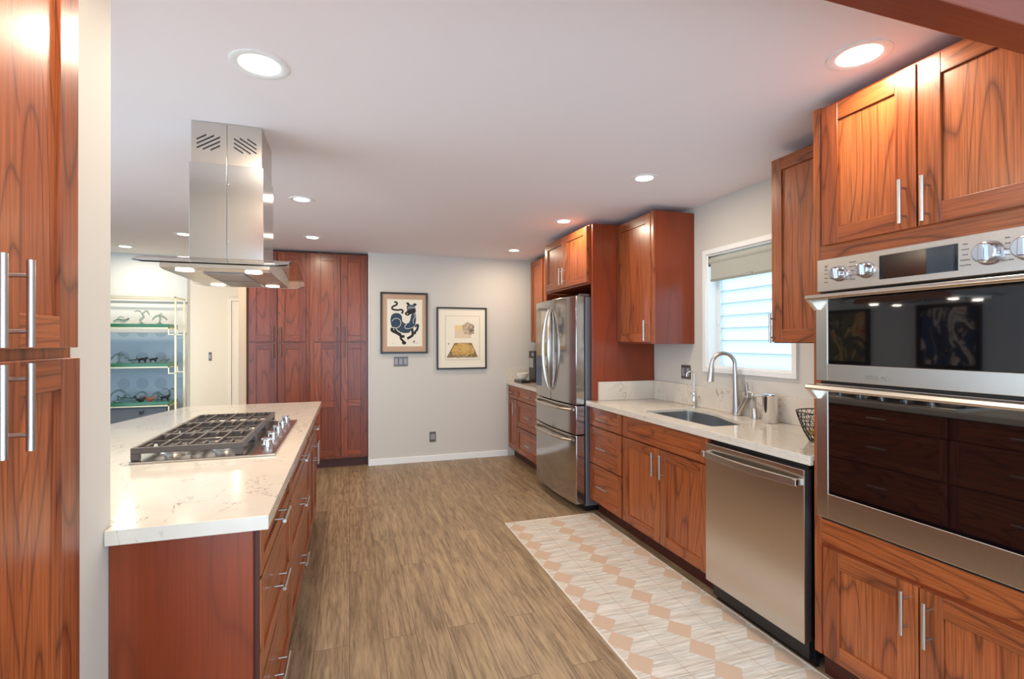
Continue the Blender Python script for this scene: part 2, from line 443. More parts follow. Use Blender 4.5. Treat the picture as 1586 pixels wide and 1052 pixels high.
# casing of the window and its jambs
cw = .034
mb = MB()
mb.box(XR-.018, XR+.002, WY0-cw, WY0, WZ0-cw, WZ1+cw); mb.box(XR-.018, XR+.002, WY1, WY1+cw, WZ0-cw, WZ1+cw)
mb.box(XR-.018, XR+.002, WY0, WY1, WZ0-cw, WZ0); mb.box(XR-.018, XR+.002, WY0, WY1, WZ1, WZ1+cw)
win = struct(mb.done('window_1', TRIMW, bevel=.002))
mb = MB()
mb.box(XR, XR+.15, WY0, WY0+.012, WZ0, WZ1); mb.box(XR, XR+.15, WY1-.012, WY1, WZ0, WZ1)
mb.box(XR, XR+.15, WY0+.012, WY1-.012, WZ0, WZ0+.012); mb.box(XR, XR+.15, WY0+.012, WY1-.012, WZ1-.012, WZ1)
mb.done('window_jamb', TRIMW, win)
mb = MB()
for y in (WY0+.012, WY1-.040): mb.box(XR+.075, XR+.115, y, y+.028, WZ0+.012, WZ1-.012)
for z in (1.30, 1.52, 1.74):
    mb.box(XR+.068, XR+.076, WY1-.034, WY1-.020, z, z+.012)
mb.done('louver_frame', mat('alu_white', rgb(226, 230, 230), .4), win)
zz = WZ0+.014; k = 0
while zz < WZ1-.03:
    mb = MB(); h = .092
    mb.prism([(XR+.105, zz-.004), (XR+.110, zz-.004), (XR+.092, zz+h), (XR+.087, zz+h)], WY0+.035, WY1-.036, 'y')
    mb.done('louver_pane', LOUV, win); zz += .088
# roller blind
rb = thing('roller_blind', 'pale grey roller blind pulled a little way down the window', 'blind', (XR, 2.65, 1.80))
pts = []
mb = MB(); mb.cyl((XR+.028, WY0+.015, 1.972), (XR+.028, WY1-.018, 1.972), .030, 0, 28)
mb.done('roller', BLIND, rb, smooth=True)
mb = MB(); mb.box(XR+.006, XR+.008, WY0+.02, WY1-.03, 1.835, 1.975); mb.done('fabric', BLIND, rb)
mb = MB(); mb.box(XR+.002, XR+.012, WY0+.02, WY1-.03, 1.823, 1.840); mb.done('bottom_rail', mat('blind_rail', rgb(150, 152, 142), .6), rb, bevel=.002)
mb = MB(); mb.box(XR+.0, XR+.002, 2.60, 2.66, 1.828, 1.850); mb.done('pull_tab', mat('blind_tab', rgb(166, 164, 156), .5), rb)
mb = MB(); mb.box(XR+.0, XR+.06, WY1-.016, WY1-.011, 1.935, 2.008); mb.done('bracket', GREY, rb)

# ---------------------------------------------------------------- downlights
def downlight(x, y, label, r=.085, W=LAMP_W):
    t = thing('ceiling_downlight', label, 'ceiling light', (x, y, CEIL), 'recessed ceiling lights')
    MB().lathe((x, y, CEIL), [(r+.014, 0), (r+.014, -.004), (r+.008, -.006), (r-.012, -.003), (r-.016, -.001), (r-.016, 0)]).done('trim_ring', TRIMW, t, smooth=True)
    MB().lathe((x, y, CEIL), [(0, -.0015), (r-.016, -.0015), (r-.016, 0), (0, 0)]).done('lens', LENS, t)
    l = bpy.data.lights.new('downlight_lamp', 'AREA'); l.shape = 'DISK'; l.size = r*1.8; l.energy = W; l.color = LAMP_COL
    o = bpy.data.objects.new('downlight_lamp', l); C.objects.link(o); o.parent = t; o.location = (0, 0, -.012)
    return t
downlight(-.308, 2.005, 'large round recessed light in front of the range hood chimney')
downlight(1.70, 1.30, 'round recessed light nearest the wooden beam, above the wall ovens', W=6.0)
downlight(1.724, 2.686, 'round recessed light in front of the window wall, above the sink', .068)
downlight(-.319, 3.82, 'recessed light just right of the hood chimney, nearer of the pair before the pantry', .068)
downlight(-.336, 5.188, 'recessed light closest to the pantry cabinets', .068)
downlight(1.703, 3.861, 'recessed light in front of the cabinet over the refrigerator', .068)
downlight(1.726, 5.263, 'recessed light in the far right corner near the back wall', .068)
downlight(-2.236, 6.268, 'recessed light above the glass shelf unit in the far room', .068)
downlight(-1.463, 5.389, 'recessed light half hidden behind the left side of the hood chimney', .068)
downlight(-1.47, 7.96, 'recessed light over the corridor door', .068, 5.0)
downlight(-.31, .98, 'recessed light above the tall cabinet at the left edge')

# ================================================================ RIGHT RUN
XF = 1.886          # carcass face; doors stand 20 mm proud -> 1.866
F = Face('x-', XF)
def toe(parent, x0, x1, y0, y1, m=DARKW): return MB().box(x0, x1, y0, y1, 0, .105).done('toe_kick', m, parent)
# drawer base beside the fridge
t = thing('base_cabinet', 'narrow cherry three-drawer base cabinet between refrigerator and sink cabinet', 'cabinet', (2.1, 3.46, 0))
carcass(t, XF, XR-.002, 3.215, 3.722, .105, .893); toe(t, XF+.06, XF+.08, 3.215, 3.722)
for z0, z1, zh in ((.722, .866, .794), (.420, .712, .566), (.117, .410, .264)):
    front(F, t, 3.222, 3.715, z0, z1, 'drawer', .05, .04 if z1-z0 < .2 else .055, (3.46, zh, False))
# sink base
t = thing('sink_cabinet', 'wide cherry two-door base cabinet under the sink', 'cabinet', (2.1, 2.74, 0))
carcass(t, XF, XR-.03, 2.285, 3.213, .105, .66); toe(t, XF+.06, XF+.08, 2.285, 3.213)
carcass(t, XF, XF+.02, 2.285, 3.213, .66, .893, name='front_rail')
for y in (2.285, 3.197): carcass(t, XF+.02, XR-.03, y, y+.016, .66, .893, name='side_panel')
front(F, t, 2.292, 3.193, .722, .866, 'false_front', .06, .04)
front(F, t, 2.745, 3.193, .117, .712, 'door', handle=(2.785, .612, True))
front(F, t, 2.292, 2.739, .117, .712, 'door', handle=(2.699, .612, True))
# dishwasher
t = thing('dishwasher', 'stainless steel dishwasher with a bowed bar handle under the worktop', 'dishwasher', (2.1, 1.95, 0))
MB().box(1.875, 2.42, 1.665, 2.262, .03, .862).done('tub', BLACK, t)
MB().box(1.90, 1.92, 1.655, 2.262, .0, .115).done('toe_kick', BLACK, t)
mb = MB(); mb.box(1.826, 1.832, 1.645, 2.262, .118, .852, 0); mb.box(1.832, 1.872, 1.648, 2.259, .12, .85, 1)
mb.done('door_panel', [STEEL, STEELD], t, bevel=.0015)
mb = MB(); pts = []
for i in range(15):
    u = i/14; y = 1.655+.595*u; pts.append((1.795-.022*math.sin(math.pi*u), y))
poly = pts+[(x+.012, y) for x, y in reversed(pts)]
mb.prism(poly, .782, .815, 'z', tri=True)
mb.box(1.79, 1.828, 1.655, 1.672, .785, .812); mb.box(1.79, 1.828, 2.233, 2.25, .785, .812)
mb.done('handle', NICKEL, t, bevel=.002)

# worktop with sink cut-out
def chaikin(p, n=3):
    for _ in range(n):
        q = []
        for i in range(len(p)):
            a, b = Vector(p[i]), Vector(p[(i+1) % len(p)])
            q += [tuple(a*.75+b*.25), tuple(a*.25+b*.75)]
        p = q
    return p
sinkp = [(1.955, 2.36), (2.10, 2.36), (2.225, 2.36), (2.24, 2.40), (2.235, 2.50), (2.285, 2.66), (2.335, 2.80), (2.345, 2.95), (2.335, 3.05), (2.28, 3.065), (2.12, 3.065), (1.97, 3.06), (1.95, 3.03), (1.95, 2.7), (1.95, 2.40)]
hole = chaikin(sinkp, 2)
outer = [(1.836, 1.625), (1.876, 1.625), (XR-.002, 1.625), (XR-.002, 3.726), (1.836, 3.726)]
linkprops(MB().prism(outer, .894, .915, 'z', 0, hole).box(1.836, 1.858, 1.625, 3.726, .875, .8942).done('worktop', QUARTZ, bevel=.0015, seg=1),
          'white veined quartz worktop with the sink cut into it, under the window', 'worktop')
sink = thing('sink', 'grey stainless undermount sink with a curved back edge', 'sink', (2.13, 2.7, .915))
mb = MB(); n = len(hole); cx, cy = 2.13, 2.71
lv = [(.8935, 1.0), (.86, .995), (.72, .985), (.706, .96), (.700, .85)]
rings = [[mb.bm.verts.new((cx+(p[0]-cx)*s*1.012, cy+(p[1]-cy)*s*1.012, z)) for p in hole] for z, s in lv]
for i in range(len(rings)-1):
    for k in range(n): mb.bm.faces.new([rings[i][k], rings[i+1][k], rings[i+1][(k+1) % n], rings[i][(k+1) % n]])
mb.bm.faces.new(rings[-1]); mb.done('basin', SINKM, sink, smooth=True)
MB().lathe((2.12, 2.75, .7005), [(.045, 0), (.045, .003), (.034, .004), (.030, .001), (0, .001)]).done('drain', CHROME, sink, smooth=True)
# splashbacks
linkprops(MB().box(XR-.022, XR-.001, 1.625, 3.682, .916, 1.068).done('splashback', QUARTZ, bevel=.001, seg=1), 'white quartz splashback strip along the wall below the window', 'splashback')
linkprops(MB().box(1.925, XR-.024, 3.662, 3.682, .916, 1.068).done('splashback', QUARTZ, bevel=.001, seg=1), 'short quartz splashback with grey veins against the tall cherry refrigerator panel', 'splashback')

# oven tower
t = thing('oven_cabinet', 'tall cherry cabinet housing the double wall oven', 'cabinet', (2.1, 1.2, 0))
XT = 1.86; FT = Face('x-', XT)
for y in (1.605, .80): carcass(t, XT, XR-.002, y, y+.017, .105, 2.365, name='side_panel')
carcass(t, XR-.012, XR-.002, .817, 1.605, .105, 2.365, name='back_panel')
carcass(t, XT, XR-.014, .818, 1.604, .12, .672, name='lower_carcass'); carcass(t, XT, XR-.014, .818, 1.604, 1.735, 2.36, name='upper_carcass')
for z0, z1 in ((1.733, 1.79), (.57, .668)): carcass(t, XT-.003, XT+.01, .802, 1.589, z0, z1, WOOD['y'], 'rail')
mb = MB(); mb.box(XT-.003, XT+.01, 1.590, 1.622, .105, 2.365); mb.done('stile', WOOD['z'], t, bevel=.001, seg=1)
MB().box(XT+.05, XT+.07, .80, 1.62, 0, .105).done('toe_kick', DARKW, t)
FT2 = Face('x-', XT)
front(FT2, t, 1.208, 1.568, 1.788, 2.345, 'door', stile=.070, rail=.068, handle=(1.240, 1.880, True))
front(FT2, t, .835, 1.202, 1.788, 2.345, 'door', stile=.070, rail=.068, handle=(1.168, 1.872, True))
front(FT2, t, 1.208, 1.568, .118, .560, 'door', stile=.070, rail=.068, handle=(1.240, .462, True))
front(FT2, t, .835, 1.202, .118, .560, 'door', stile=.070, rail=.068, handle=(1.168, .455, True))
# double wall oven
ov = thing('double_wall_oven', 'stainless double wall oven with black glass doors and round knobs', 'oven', (2.1, 1.2, .68))
O0, O1 = .828, 1.588; xo = 1.836
MB().box(1.862, 2.40, .83, 1.586, .682, 1.728).done('body', BLACK, ov)
mb = MB(); mb.box(xo, 1.862, O0, O1, 1.598, 1.730); cp = mb.done('control_panel', STEEL, ov, bevel=.004)
mb = MB(); mb.box(xo-.0015, xo+.01, 1.081, 1.330, 1.622, 1.708); mb.done('display', BLKG, cp)
def lettering(txt, loc, size, parent, mm, rot=(math.pi/2, 0, -math.pi/2), name='lettering', align='CENTER'):
    c = bpy.data.curves.new(name, 'FONT'); c.body = txt; c.size = size; c.extrude = .0003; c.align_x = align
    o = bpy.data.objects.new(name, c); C.objects.link(o)
    dg = bpy.context.evaluated_depsgraph_get(); me = bpy.data.meshes.new_from_object(o.evaluated_get(dg))
    bpy.data.objects.remove(o); me.materials.clear(); me.materials.append(mm)
    o = bpy.data.objects.new(name, me); C.objects.link(o); o.parent = parent
    o.location = Vector(loc)-world_loc(parent); o.rotation_euler = rot; return o
DTXT = mat('printed_text', rgb(96, 90, 86), .5)
for i, (y, r, words) in enumerate(((1.486, .026, None), (1.379, .026, None), (.999, .032, None), (.905, .032, None))):
    mb = MB()
    mb.lathe((xo, y, 1.664), [(r+.005, 0), (r+.005, .004), (r, .006), (r*.97, .028), (r*.86, .032), (0, .032)], axis='-x')
    k = mb.done('knob', KNOB, ov, smooth=True)
    mb = MB(); mb.prism([(y-.009, 1.664-r*.8), (y+.009, 1.664-r*.8), (y+.007, 1.664+r*.8), (y-.007, 1.664+r*.8)], xo-.044, xo-.030, 'x')
    mb.done('grip', KNOB, k, bevel=.003)
for y, words in ((1.545, ['Timed\nBake', 'Bake', 'Broil', 'Warm', 'Sensor']), (1.432, ['Microwave', 'Power Level', 'Roast', 'Auto Cook', 'Defrost']), (1.062, ['Clean', 'Convect', 'Proof', 'Dehydrate', 'Keep Warm']), (.955, ['Bake', 'Broil', 'Roast', 'Steam', 'Steam Bake'])):
    for j, s_ in enumerate(words): lettering(s_, (xo-.0006, y, 1.700-j*.0165), .0062 if '\n' not in s_ else .0055, cp, DTXT)
def oven_door(z0, z1, gz0, gz1, nm='oven_door'):
    mb = MB(); xa, xb = xo-.006, 1.858
    mb.box(xa, xb, O1-.052, O1, z0, z1); mb.box(xa, xb, O0, O0+.052, z0, z1)
    mb.box(xa, xb, O0+.052, O1-.052, z0, gz0); mb.box(xa, xb, O0+.052, O1-.052, gz1, z1)
    d = mb.done(nm, STEEL, ov, bevel=.002)
    MB().box(xa+.004, xb, O0+.053, O1-.053, gz0+.001, gz1-.001).done('glass', BLKG, d)
    # handle: full-width wedge-section bar on slanted end brackets
    zt = z1-.004
    mb = MB()
    mb.prism([(1.772, zt-.012), (1.776, zt), (1.800, zt+.001), (1.796, zt-.018), (1.776, zt-.020)], O0-.004, O1+.004, 'y')
    for y in (O0-.002, O1-.016):
        mb.prism([(1.776, zt-.001), (1.800, zt), (1.832, zt-.002), (1.832, zt-.058), (1.822, zt-.060), (1.775, zt-.014)], y, y+.018, 'y', tri=True)
    mb.done('handle', STEEL, d, bevel=.0015)
    return d
d1 = oven_door(1.238, 1.588, 1.306, 1.572); d2 = oven_door(.684, 1.226, .785, 1.205)
lettering('SAMSUNG', (xo-.0065, 1.335, 1.256), .020, d1, mat('logo_grey', rgb(150, 145, 138), .4, .6))
for z in (.671, 1.227): MB().box(1.849, 1.860, O0, O1-.01, z, z+.011).done('vent_gap', BLACK, ov)

# wall cabinet by the oven tower
t = thing('wall_cabinet', 'single-door cherry wall cabinet right of the window, beside the oven tower', 'cabinet', (2.28, 1.85, 1.38))
carcass(t, 2.12, XR-.002, 1.624, 2.088, 1.388, 2.345)
front(Face('x-', 2.12), t, 1.66, 2.083, 1.393, 2.338, 'door', stile=.062, rail=.065, handle=(2.062, 1.465, True))
# wall cabinet by the fridge panel
t = thing('wall_cabinet', 'single-door cherry wall cabinet left of the window with its plain side showing', 'cabinet', (2.28, 3.4, 1.38))
carcass(t, 2.12, XR-.002, 3.163, 3.683, 1.378, 2.355)
MB().box(2.105, 2.12, 3.163, 3.195, 1.378, 2.355).done('stile', WOOD['z'], t, bevel=.001, seg=1)
front(Face('x-', 2.12), t, 3.200, 3.680, 1.392, 2.342, 'door', stile=.062, rail=.065, handle=(3.235, 1.478, True))
# panel between counter and fridge
linkprops(MB().box(1.882, XR-.002, 3.685, 3.718, .916, 2.355).done('fridge_side_panel', [VEN], bevel=.0015, seg=1),
          'large smooth reddish cherry side panel standing on the worktop beside the refrigerator', 'panel')
# over-fridge cabinet
t = thing('wall_cabinet', 'two-door cherry cabinet mounted over the refrigerator', 'cabinet', (2.15, 4.18, 1.87))
carcass(t, 1.87, XR-.002, 3.72, 4.66, 1.868, 2.355)
FO = Face('x-', 1.87)
carcass(t, 1.87, XR-.002, 4.656, 4.667, .0, 1.866, name='side_panel'); carcass(t, XR-.012, XR-.002, 3.722, 4.655, 1.3, 1.866, GAPSHADE, 'back_panel')  # side panel added to block light; back panel's dark colour paints gap shade
front(FO, t, 4.195, 4.652, 1.885, 2.345, 'door', handle=(4.228, 1.985, True))
front(FO, t, 3.735, 4.189, 1.885, 2.345, 'door', handle=(4.158, 1.985, True))
# ---------------------------------------------------------------- refrigerator
fr = thing('refrigerator', 'stainless french door refrigerator with two bottom drawers and curved handles', 'refrigerator', (2.1, 4.2, 0))
fy0, fy1 = 3.735, 4.652
MB().box(1.842, 2.42, fy0+.008, fy1-.008, .045, 1.765).done('body', mat('fridge_side', rgb(128, 128, 134), .35, .6), fr, bevel=.004)
mb = MB(); mb.box(1.845, 2.3, fy0+.02, fy1-.02, .0, .045); mb.done('base_grille', BLACK, fr)
def fx(y): # bowed door front
    u = (y-(fy0+fy1)/2)/((fy1-fy0)/2); return 1.722+.033*u*u
def bowed(y0, y1, z0, z1, name, ed=.0, m=None, N=14):
    poly = [(fx(y0+(y1-y0)*i/N), y0+(y1-y0)*i/N) for i in range(N+1)]
    poly = poly+[(1.830, y1), (1.830, y0)]
    return MB().prism(poly, z0, z1, 'z', tri=True).done(name, m or STEELF, fr, smooth=True, bevel=.004)
ym = (fy0+fy1)/2
dR = bowed(fy0, ym-.002, .880, 1.770, 'door'); dL = bowed(ym+.002, fy1, .880, 1.770, 'door')
dr1 = bowed(fy0, fy1, .636, .870, 'drawer'); dr2 = bowed(fy0, fy1, .068, .626, 'drawer')
MB().box(1.831, 1.842, fy0+.006, fy1-.006, .06, 1.765).done('seal', BLACK, fr)
for sgn, dd in ((-1, dR), (1, dL)):
    pts = []
    for i in range(25):
        u = i/24; s_ = math.sin(math.pi*u)
        y = ym+sgn*(.020+.046*s_); z = .965+.72*u
        pts.append((fx(y)-.008-.042*s_**.55, y, z))
    MB().tube(pts, [.011+.006*math.sin(math.pi*i/24) for i in range(25)], 0, 14).done('handle', STEEL, dd, smooth=True)
for z, dd in ((.835, dr1), (.585, dr2)):
    pts = []
    for i in range(17):
        u = i/16; y = fy0+.05+(fy1-fy0-.10)*u; s_ = math.sin(math.pi*u)
        pts.append((fx(y)-.006-.040*min(1, s_*2.2), y, z))
    MB().tube(pts, .012, 0, 14).done('handle', STEEL, dd, smooth=True)
MB().box(fx(4.5)-.004, fx(4.5)+.03, 4.385, 4.59, 1.265, 1.70).done('dispenser_display', mat('dispenser_face', rgb(170, 160, 148), .15, .7), dL, bevel=.002)
mb = MB(); mb.box(fx(4.5)-.005, fx(4.5)+.02, 4.39, 4.585, .975, 1.262)
mb.done('dispenser_recess', mat('dispenser_recess', rgb(52, 74, 104), .2), dL, bevel=.002)
MB().lathe((fx(4.5)-.006, 4.44, 1.25), [(.016, 0), (.02, .02), (.012, .03), (0, .031)]).done('dispenser_spout', CHROME, dL, smooth=True)
mb = MB(); mb.box(1.80, 1.88, fy0+.01, fy0+.06, 1.770, 1.788); mb.box(1.80, 1.88, fy1-.06, fy1-.01, 1.770, 1.788); mb.done('hinge', GREY, fr)

# ---------------------------------------------------------------- far right run
t = thing('base_cabinet', 'cherry base cabinet with three wide drawers left of the refrigerator', 'cabinet', (2.1, 5.1, 0))
FB = Face('x-', 1.87)
carcass(t, 1.87, XR-.002, 4.67, 5.538, .105, .873); toe(t, 1.93, 1.95, 4.67, 5.538)
for z0, z1, zh in ((.722, .866, .794), (.420, .712, .566), (.117, .410, .264)):
    front(FB, t, 4.68, 5.532, z0, z1, 'drawer', .05, .04 if z1-z0 < .2 else .055, (5.10, zh, False))
t = thing('base_cabinet', 'slim cherry base cabinet with one drawer over one door in the back corner', 'cabinet', (2.1, 5.7, 0))
carcass(t, 1.87, XR-.002, 5.54, YB-.002, .105, .873); toe(t, 1.93, 1.95, 5.54, YB-.002)
front(FB, t, 5.547, 5.868, .722, .866, 'drawer', .05, .04, (5.71, .794, False))
front(FB, t, 5.547, 5.868, .117, .712, 'door', handle=(5.60, .61, True))
linkprops(MB().box(1.826, XR-.002, 4.67, YB-.002, .875, .915).done('worktop', QUARTZ, bevel=.0015, seg=1), 'short white quartz worktop left of the refrigerator in the back corner', 'worktop')
linkprops(MB().box(1.83, XR-.024, YB-.021, YB-.001, .916, 1.07).done('splashback', QUARTZ, bevel=.001, seg=1), 'small quartz splashback on the back wall behind the coffee maker', 'splashback')
t = thing('wall_cabinet', 'cherry wall cabinet in the back corner, half hidden by the refrigerator', 'cabinet', (2.28, 5.3, 1.39))
carcass(t, 2.12, XR-.002, 4.67, YB-.11, 1.385, 2.365); FW = Face('x-', 2.12)
front(FW, t, 5.375, 5.752, 1.392, 2.355, 'door', handle=(5.41, 1.478, True)); front(FW, t, 4.68, 5.32, 1.392, 2.355, 'door', handle=(5.28, 1.478, True))
# coffee maker, bowl, scale
t = thing('coffee_maker', 'black coffee maker with a silver panel on the back corner worktop', 'coffee maker', (2.13, 5.56, .915))
mb = MB(); mb.box(2.045, 2.26, 5.46, 5.67, .916, 1.285); mb.done('housing', BLACK, t, bevel=.006)
MB().box(2.037, 2.0465, 5.52, 5.64, 1.09, 1.20).done('front_panel', NICKEL, t, bevel=.002)
MB().box(2.040, 2.0465, 5.50, 5.56, 1.225, 1.262).done('button_panel', GREYL, t, bevel=.001)
t = linkprops(MB().box(1.875, 1.995, 5.45, 5.72, .916, .945).done('kitchen_scale', mat('scale_black', rgb(40, 38, 38), .3), bevel=.006), 'flat black kitchen scale carrying the white bowl', 'scale')
linkprops(MB().lathe((1.932, 5.58, .946), [(.028, 0), (.05, .018), (.068, .05), (.074, .08), (.070, .08), (.060, .05), (.04, .02), (0, .012)]).done('bowl', mat('white_ceramic', rgb(238, 232, 214), .2), smooth=True), 'white ceramic bowl in front of the coffee maker', 'bowl')

# ================================================================ PANTRY
def pantry(x0, x1, d, label):
    t = thing('pantry_cabinet', label, 'cabinet', ((x0+x1)/2, 6.2, 0), 'tall pantry cabinets')
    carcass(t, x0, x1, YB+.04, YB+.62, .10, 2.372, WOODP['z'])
    MB().box(x0, x1, YB+.09, YB+.11, 0, .10).done('toe_kick', DARKW, t)
    FP = Face('y-', YB+.04)
    (a0, a1), (b0, b1) = d
    for (q0, q1, h) in ((a0, a1, a1-.034), (b0, b1, b0+.034)):
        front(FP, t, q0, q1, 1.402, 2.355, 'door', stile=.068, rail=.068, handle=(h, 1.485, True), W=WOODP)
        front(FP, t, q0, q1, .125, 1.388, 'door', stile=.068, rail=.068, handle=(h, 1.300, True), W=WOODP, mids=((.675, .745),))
pantry(-1.022, -.412, ((-1.006, -.738), (-.730, -.452)), 'tall cherry pantry cabinet on the left, partly behind the range hood')
pantry(-.410, .202, ((-.366, -.094), (-.086, .188)), 'tall cherry pantry cabinet on the right, next to the horse print wall')

# ================================================================ ISLAND
FI = Face('x+', -.262)
linkprops(MB().prism([(-.215, 1.548), (-.215, 4.352), (-1.154, 4.342), (-1.338, 3.554), (-1.47, 3.0), (-1.47, 1.594), (-.598, 1.594), (-.598, 1.548)], .875, .915, 'z', tri=True).done('island_worktop', QUARTZ, bevel=.0015, seg=1),
          'large cream white quartz island worktop holding the gas cooktop', 'worktop')
t = thing('island_cabinet', 'island base cabinet with three drawers nearest the camera, smooth cherry end panel', 'cabinet', (-.5, 1.95, 0))
carcass(t, -.92, -.262, 1.60, 2.365, .105, .873); toe(t, -.34, -.32, 1.60, 2.365)
MB().box(-.598, -.259, 1.577, 1.597, 0, .873).done('end_panel', VEN, t, bevel=.001, seg=1, label='large smooth reddish veneer end panel')
MB().box(-.259, -.2462, 1.597, 1.605, .09, .873).done('edge_strip', DARKW, t)
def dstack(t, y0, y1, yh):
    for z0, z1, zh in ((.722, .866, .794), (.420, .712, .566), (.117, .410, .264)):
        front(FI, t, y0, y1, z0, z1, 'drawer', .05, .04 if z1-z0 < .2 else .055, (yh, zh, False))
dstack(t, 1.607, 2.360, 1.93)
t = thing('island_cabinet', 'wide three-drawer island base cabinet under the cooktop', 'cabinet', (-.5, 2.9, 0))
carcass(t, -.92, -.262, 2.367, 3.465, .105, .873); toe(t, -.34, -.32, 2.367, 3.465)
dstack(t, 2.375, 3.458, 2.84)
t = thing('island_cabinet', 'farthest island base cabinet with a drawer over two doors', 'cabinet', (-.5, 3.8, 0))
carcass(t, -.92, -.262, 3.467, 4.30, .105, .873); toe(t, -.34, -.32, 3.467, 4.30)
front(FI, t, 3.475, 4.17, .722, .866, 'drawer', .05, .04, (3.80, .794, False))
front(FI, t, 3.475, 3.818, .117, .712, 'door', handle=(3.785, .615, True)); front(FI, t, 3.824, 4.17, .117, .712, 'door', handle=(3.86, .615, True))
# ---------------------------------------------------------------- cooktop
ck = thing('gas_cooktop', 'five-burner steel gas cooktop with dark cast iron grates set in the island', 'cooktop', (-.56, 2.84, .915))
MB().box(-.828, -.300, 2.345, 3.315, .916, .925).done('base_plate', mat('polished_steel', (.62, .60, .58, 1), .16, 1.0), ck, bevel=.003)
for (x, y, r) in ((-.72, 2.53, .038), (-.52, 2.53, .045), (-.63, 2.85, .058), (-.72, 3.18, .045), (-.52, 3.18, .038)):
    b = MB().lathe((x, y, .9255), [(r+.018, 0), (r+.016, .006), (r+.004, .009), (r+.002, .018), (0, .018)]).done('burner', mat('burner_alu', (.62, .60, .56, 1), .3, 1.0) if 'burner_alu' not in bpy.data.materials else bpy.data.materials['burner_alu'], ck, smooth=True)
    MB().lathe((x, y, .944), [(r, 0), (r, .005), (r-.004, .008), (0, .008)]).done('burner_cap', IRON, b, smooth=True)
for i in range(3):
    y0 = 2.368+i*.3245; y1 = y0+.3215; x0, x1 = -.828, -.428; zt = .976
    mb = MB()
    mb.box(x0, x1, y0, y0+.014, zt-.024, zt); mb.box(x0, x1, y1-.014, y1, zt-.024, zt)
    for x in (x0, x1-.016): mb.box(x, x+.016, y0+.014, y1-.014, zt-.026, zt)
    for x in (x0, x1-.03):
        for y in (y0, y1-.022):
            mb.box(x, x+.03, y, y+.022, .926, zt-.024)
    yc = (y0+y1)/2
    for k in range(1, 8):
        x = x0+(x1-x0)*k/8
        if k % 2 == 0: mb.box(x-.005, x+.0045, y0+.014, y1-.014, zt-.012, zt+.003)
        else:
            mb.box(x-.0045, x+.0045, y0+.014, yc-.075, zt-.012, zt+.003); mb.box(x-.0045, x+.0045, yc+.075, y1-.014, zt-.012, zt+.003)
    for y in (yc,): mb.box(x0+.014, x1-.014, y-.004, y+.004, zt-.014, zt-.002)
    mb.done('grate', IRON, ck, bevel=.0015, seg=1)
for k in range(5):
    y = 2.55+.18*k
    kb = MB().lathe((-.360, y, .9255), [(.028, 0), (.028, .003), (.023, .005), (.021, .022), (.017, .025), (0, .025)]).done('knob', CHROME, ck, smooth=True)
    MB().box(-.382, -.338, y-.006, y+.006, .948, .959).done('grip', CHROME, kb, bevel=.002)
# ---------------------------------------------------------------- range hood
hd = thing('range_hood', 'stainless island range hood with a curved clear glass canopy hanging over the cooktop', 'range hood', (-.53, 2.75, 1.72))
mb = MB()
for x0, x1 in ((-.677, -.5335), (-.5325, -.388)): mb.box(x0, x1, 2.594, 2.898, 2.20, 2.399)
uc = mb.done('upper_duct_cover', STEEL, hd, bevel=.0015)
mb = MB()
for x0, x1 in ((-.684, -.5335), (-.5325, -.381)): mb.box(x0, x1, 2.590, 2.902, 1.775, 2.21)
mb.done('duct_cover', steel('duct_steel', (.62, .61, .60, 1), .2, 'v'), hd, bevel=.0015)
# slanted vent slots on the near face
for cx_, sg in ((-.608, 1), (-.458, -1)):
    mb = MB()
    for k in range(-3, 4):
        # strips of a 45-degree hatch clipped to a 0.095 x 0.07 rectangle
        hw, hh = .048, .034; s_ = .62; off = k*.0195
        us = [u/100-.5 for u in range(101)]
        ins = [(u*.12, u*.12*s_*sg+off) for u in us if abs(u*.12) < hw and abs(u*.12*s_*sg+off) < hh]
        if len(ins) < 12: continue
        (ax_, az_), (bx_, bz_) = ins[0], ins[-1]; zc = 2.305
        mb.prism([(cx_+ax_, zc+az_-.0032), (cx_+bx_, zc+bz_-.0032), (cx_+bx_, zc+bz_+.0032), (cx_+ax_, zc+az_+.0032)], 2.5925, 2.596, 'y')
    mb.done('vent_slots', BLACK, uc)
mb = MB()
for z in (1.86, 1.99, 2.12): mb.lathe((-.5325+.006, 2.590, z), [(.0025, 0), (.002, -.001), (0, -.0015)], axis='y', seg=10)
mb.done('screw', CHROME, hd)
# arched glass sheet
mb = MB(); N = 28; X0, X1, HY = -.812, -.248, .458
def gz(v): return 1.784-.070*abs(v)**2.1
def corner(v): # rounded plan corners at the sheet ends
    e = max(0, abs(v)-.90)/.10; return .05*(1-math.sqrt(max(0, 1-e*e)))
top, bot = [], []
M = 10
for i in range(N+1):
    v = -1+2*i/N; y = 2.75+HY*v; c = corner(v); rt, rb_ = [], []
    for j in range(M+1):
        x = X0+c+(X1-X0-2*c)*j/M; z = gz(v)
        rt.append(mb.bm.verts.new((x, y, z+.003))); rb_.append(mb.bm.verts.new((x, y, z-.003)))
    top.append(rt); bot.append(rb_)
for i in range(N):
    for j in range(M):
        mb.bm.faces.new([top[i][j], top[i][j+1], top[i+1][j+1], top[i+1][j]]); mb.bm.faces.new([bot[i][j], bot[i+1][j], bot[i+1][j+1], bot[i][j+1]])
    for j in (0, M): mb.bm.faces.new([top[i][j], top[i+1][j], bot[i+1][j], bot[i][j]])
for j in range(M):
    for i in (0, N): mb.bm.faces.new([top[i][j], top[i][j+1], bot[i][j+1], bot[i][j]])
mb.done('glass_canopy', CLEAR, hd, smooth=True)
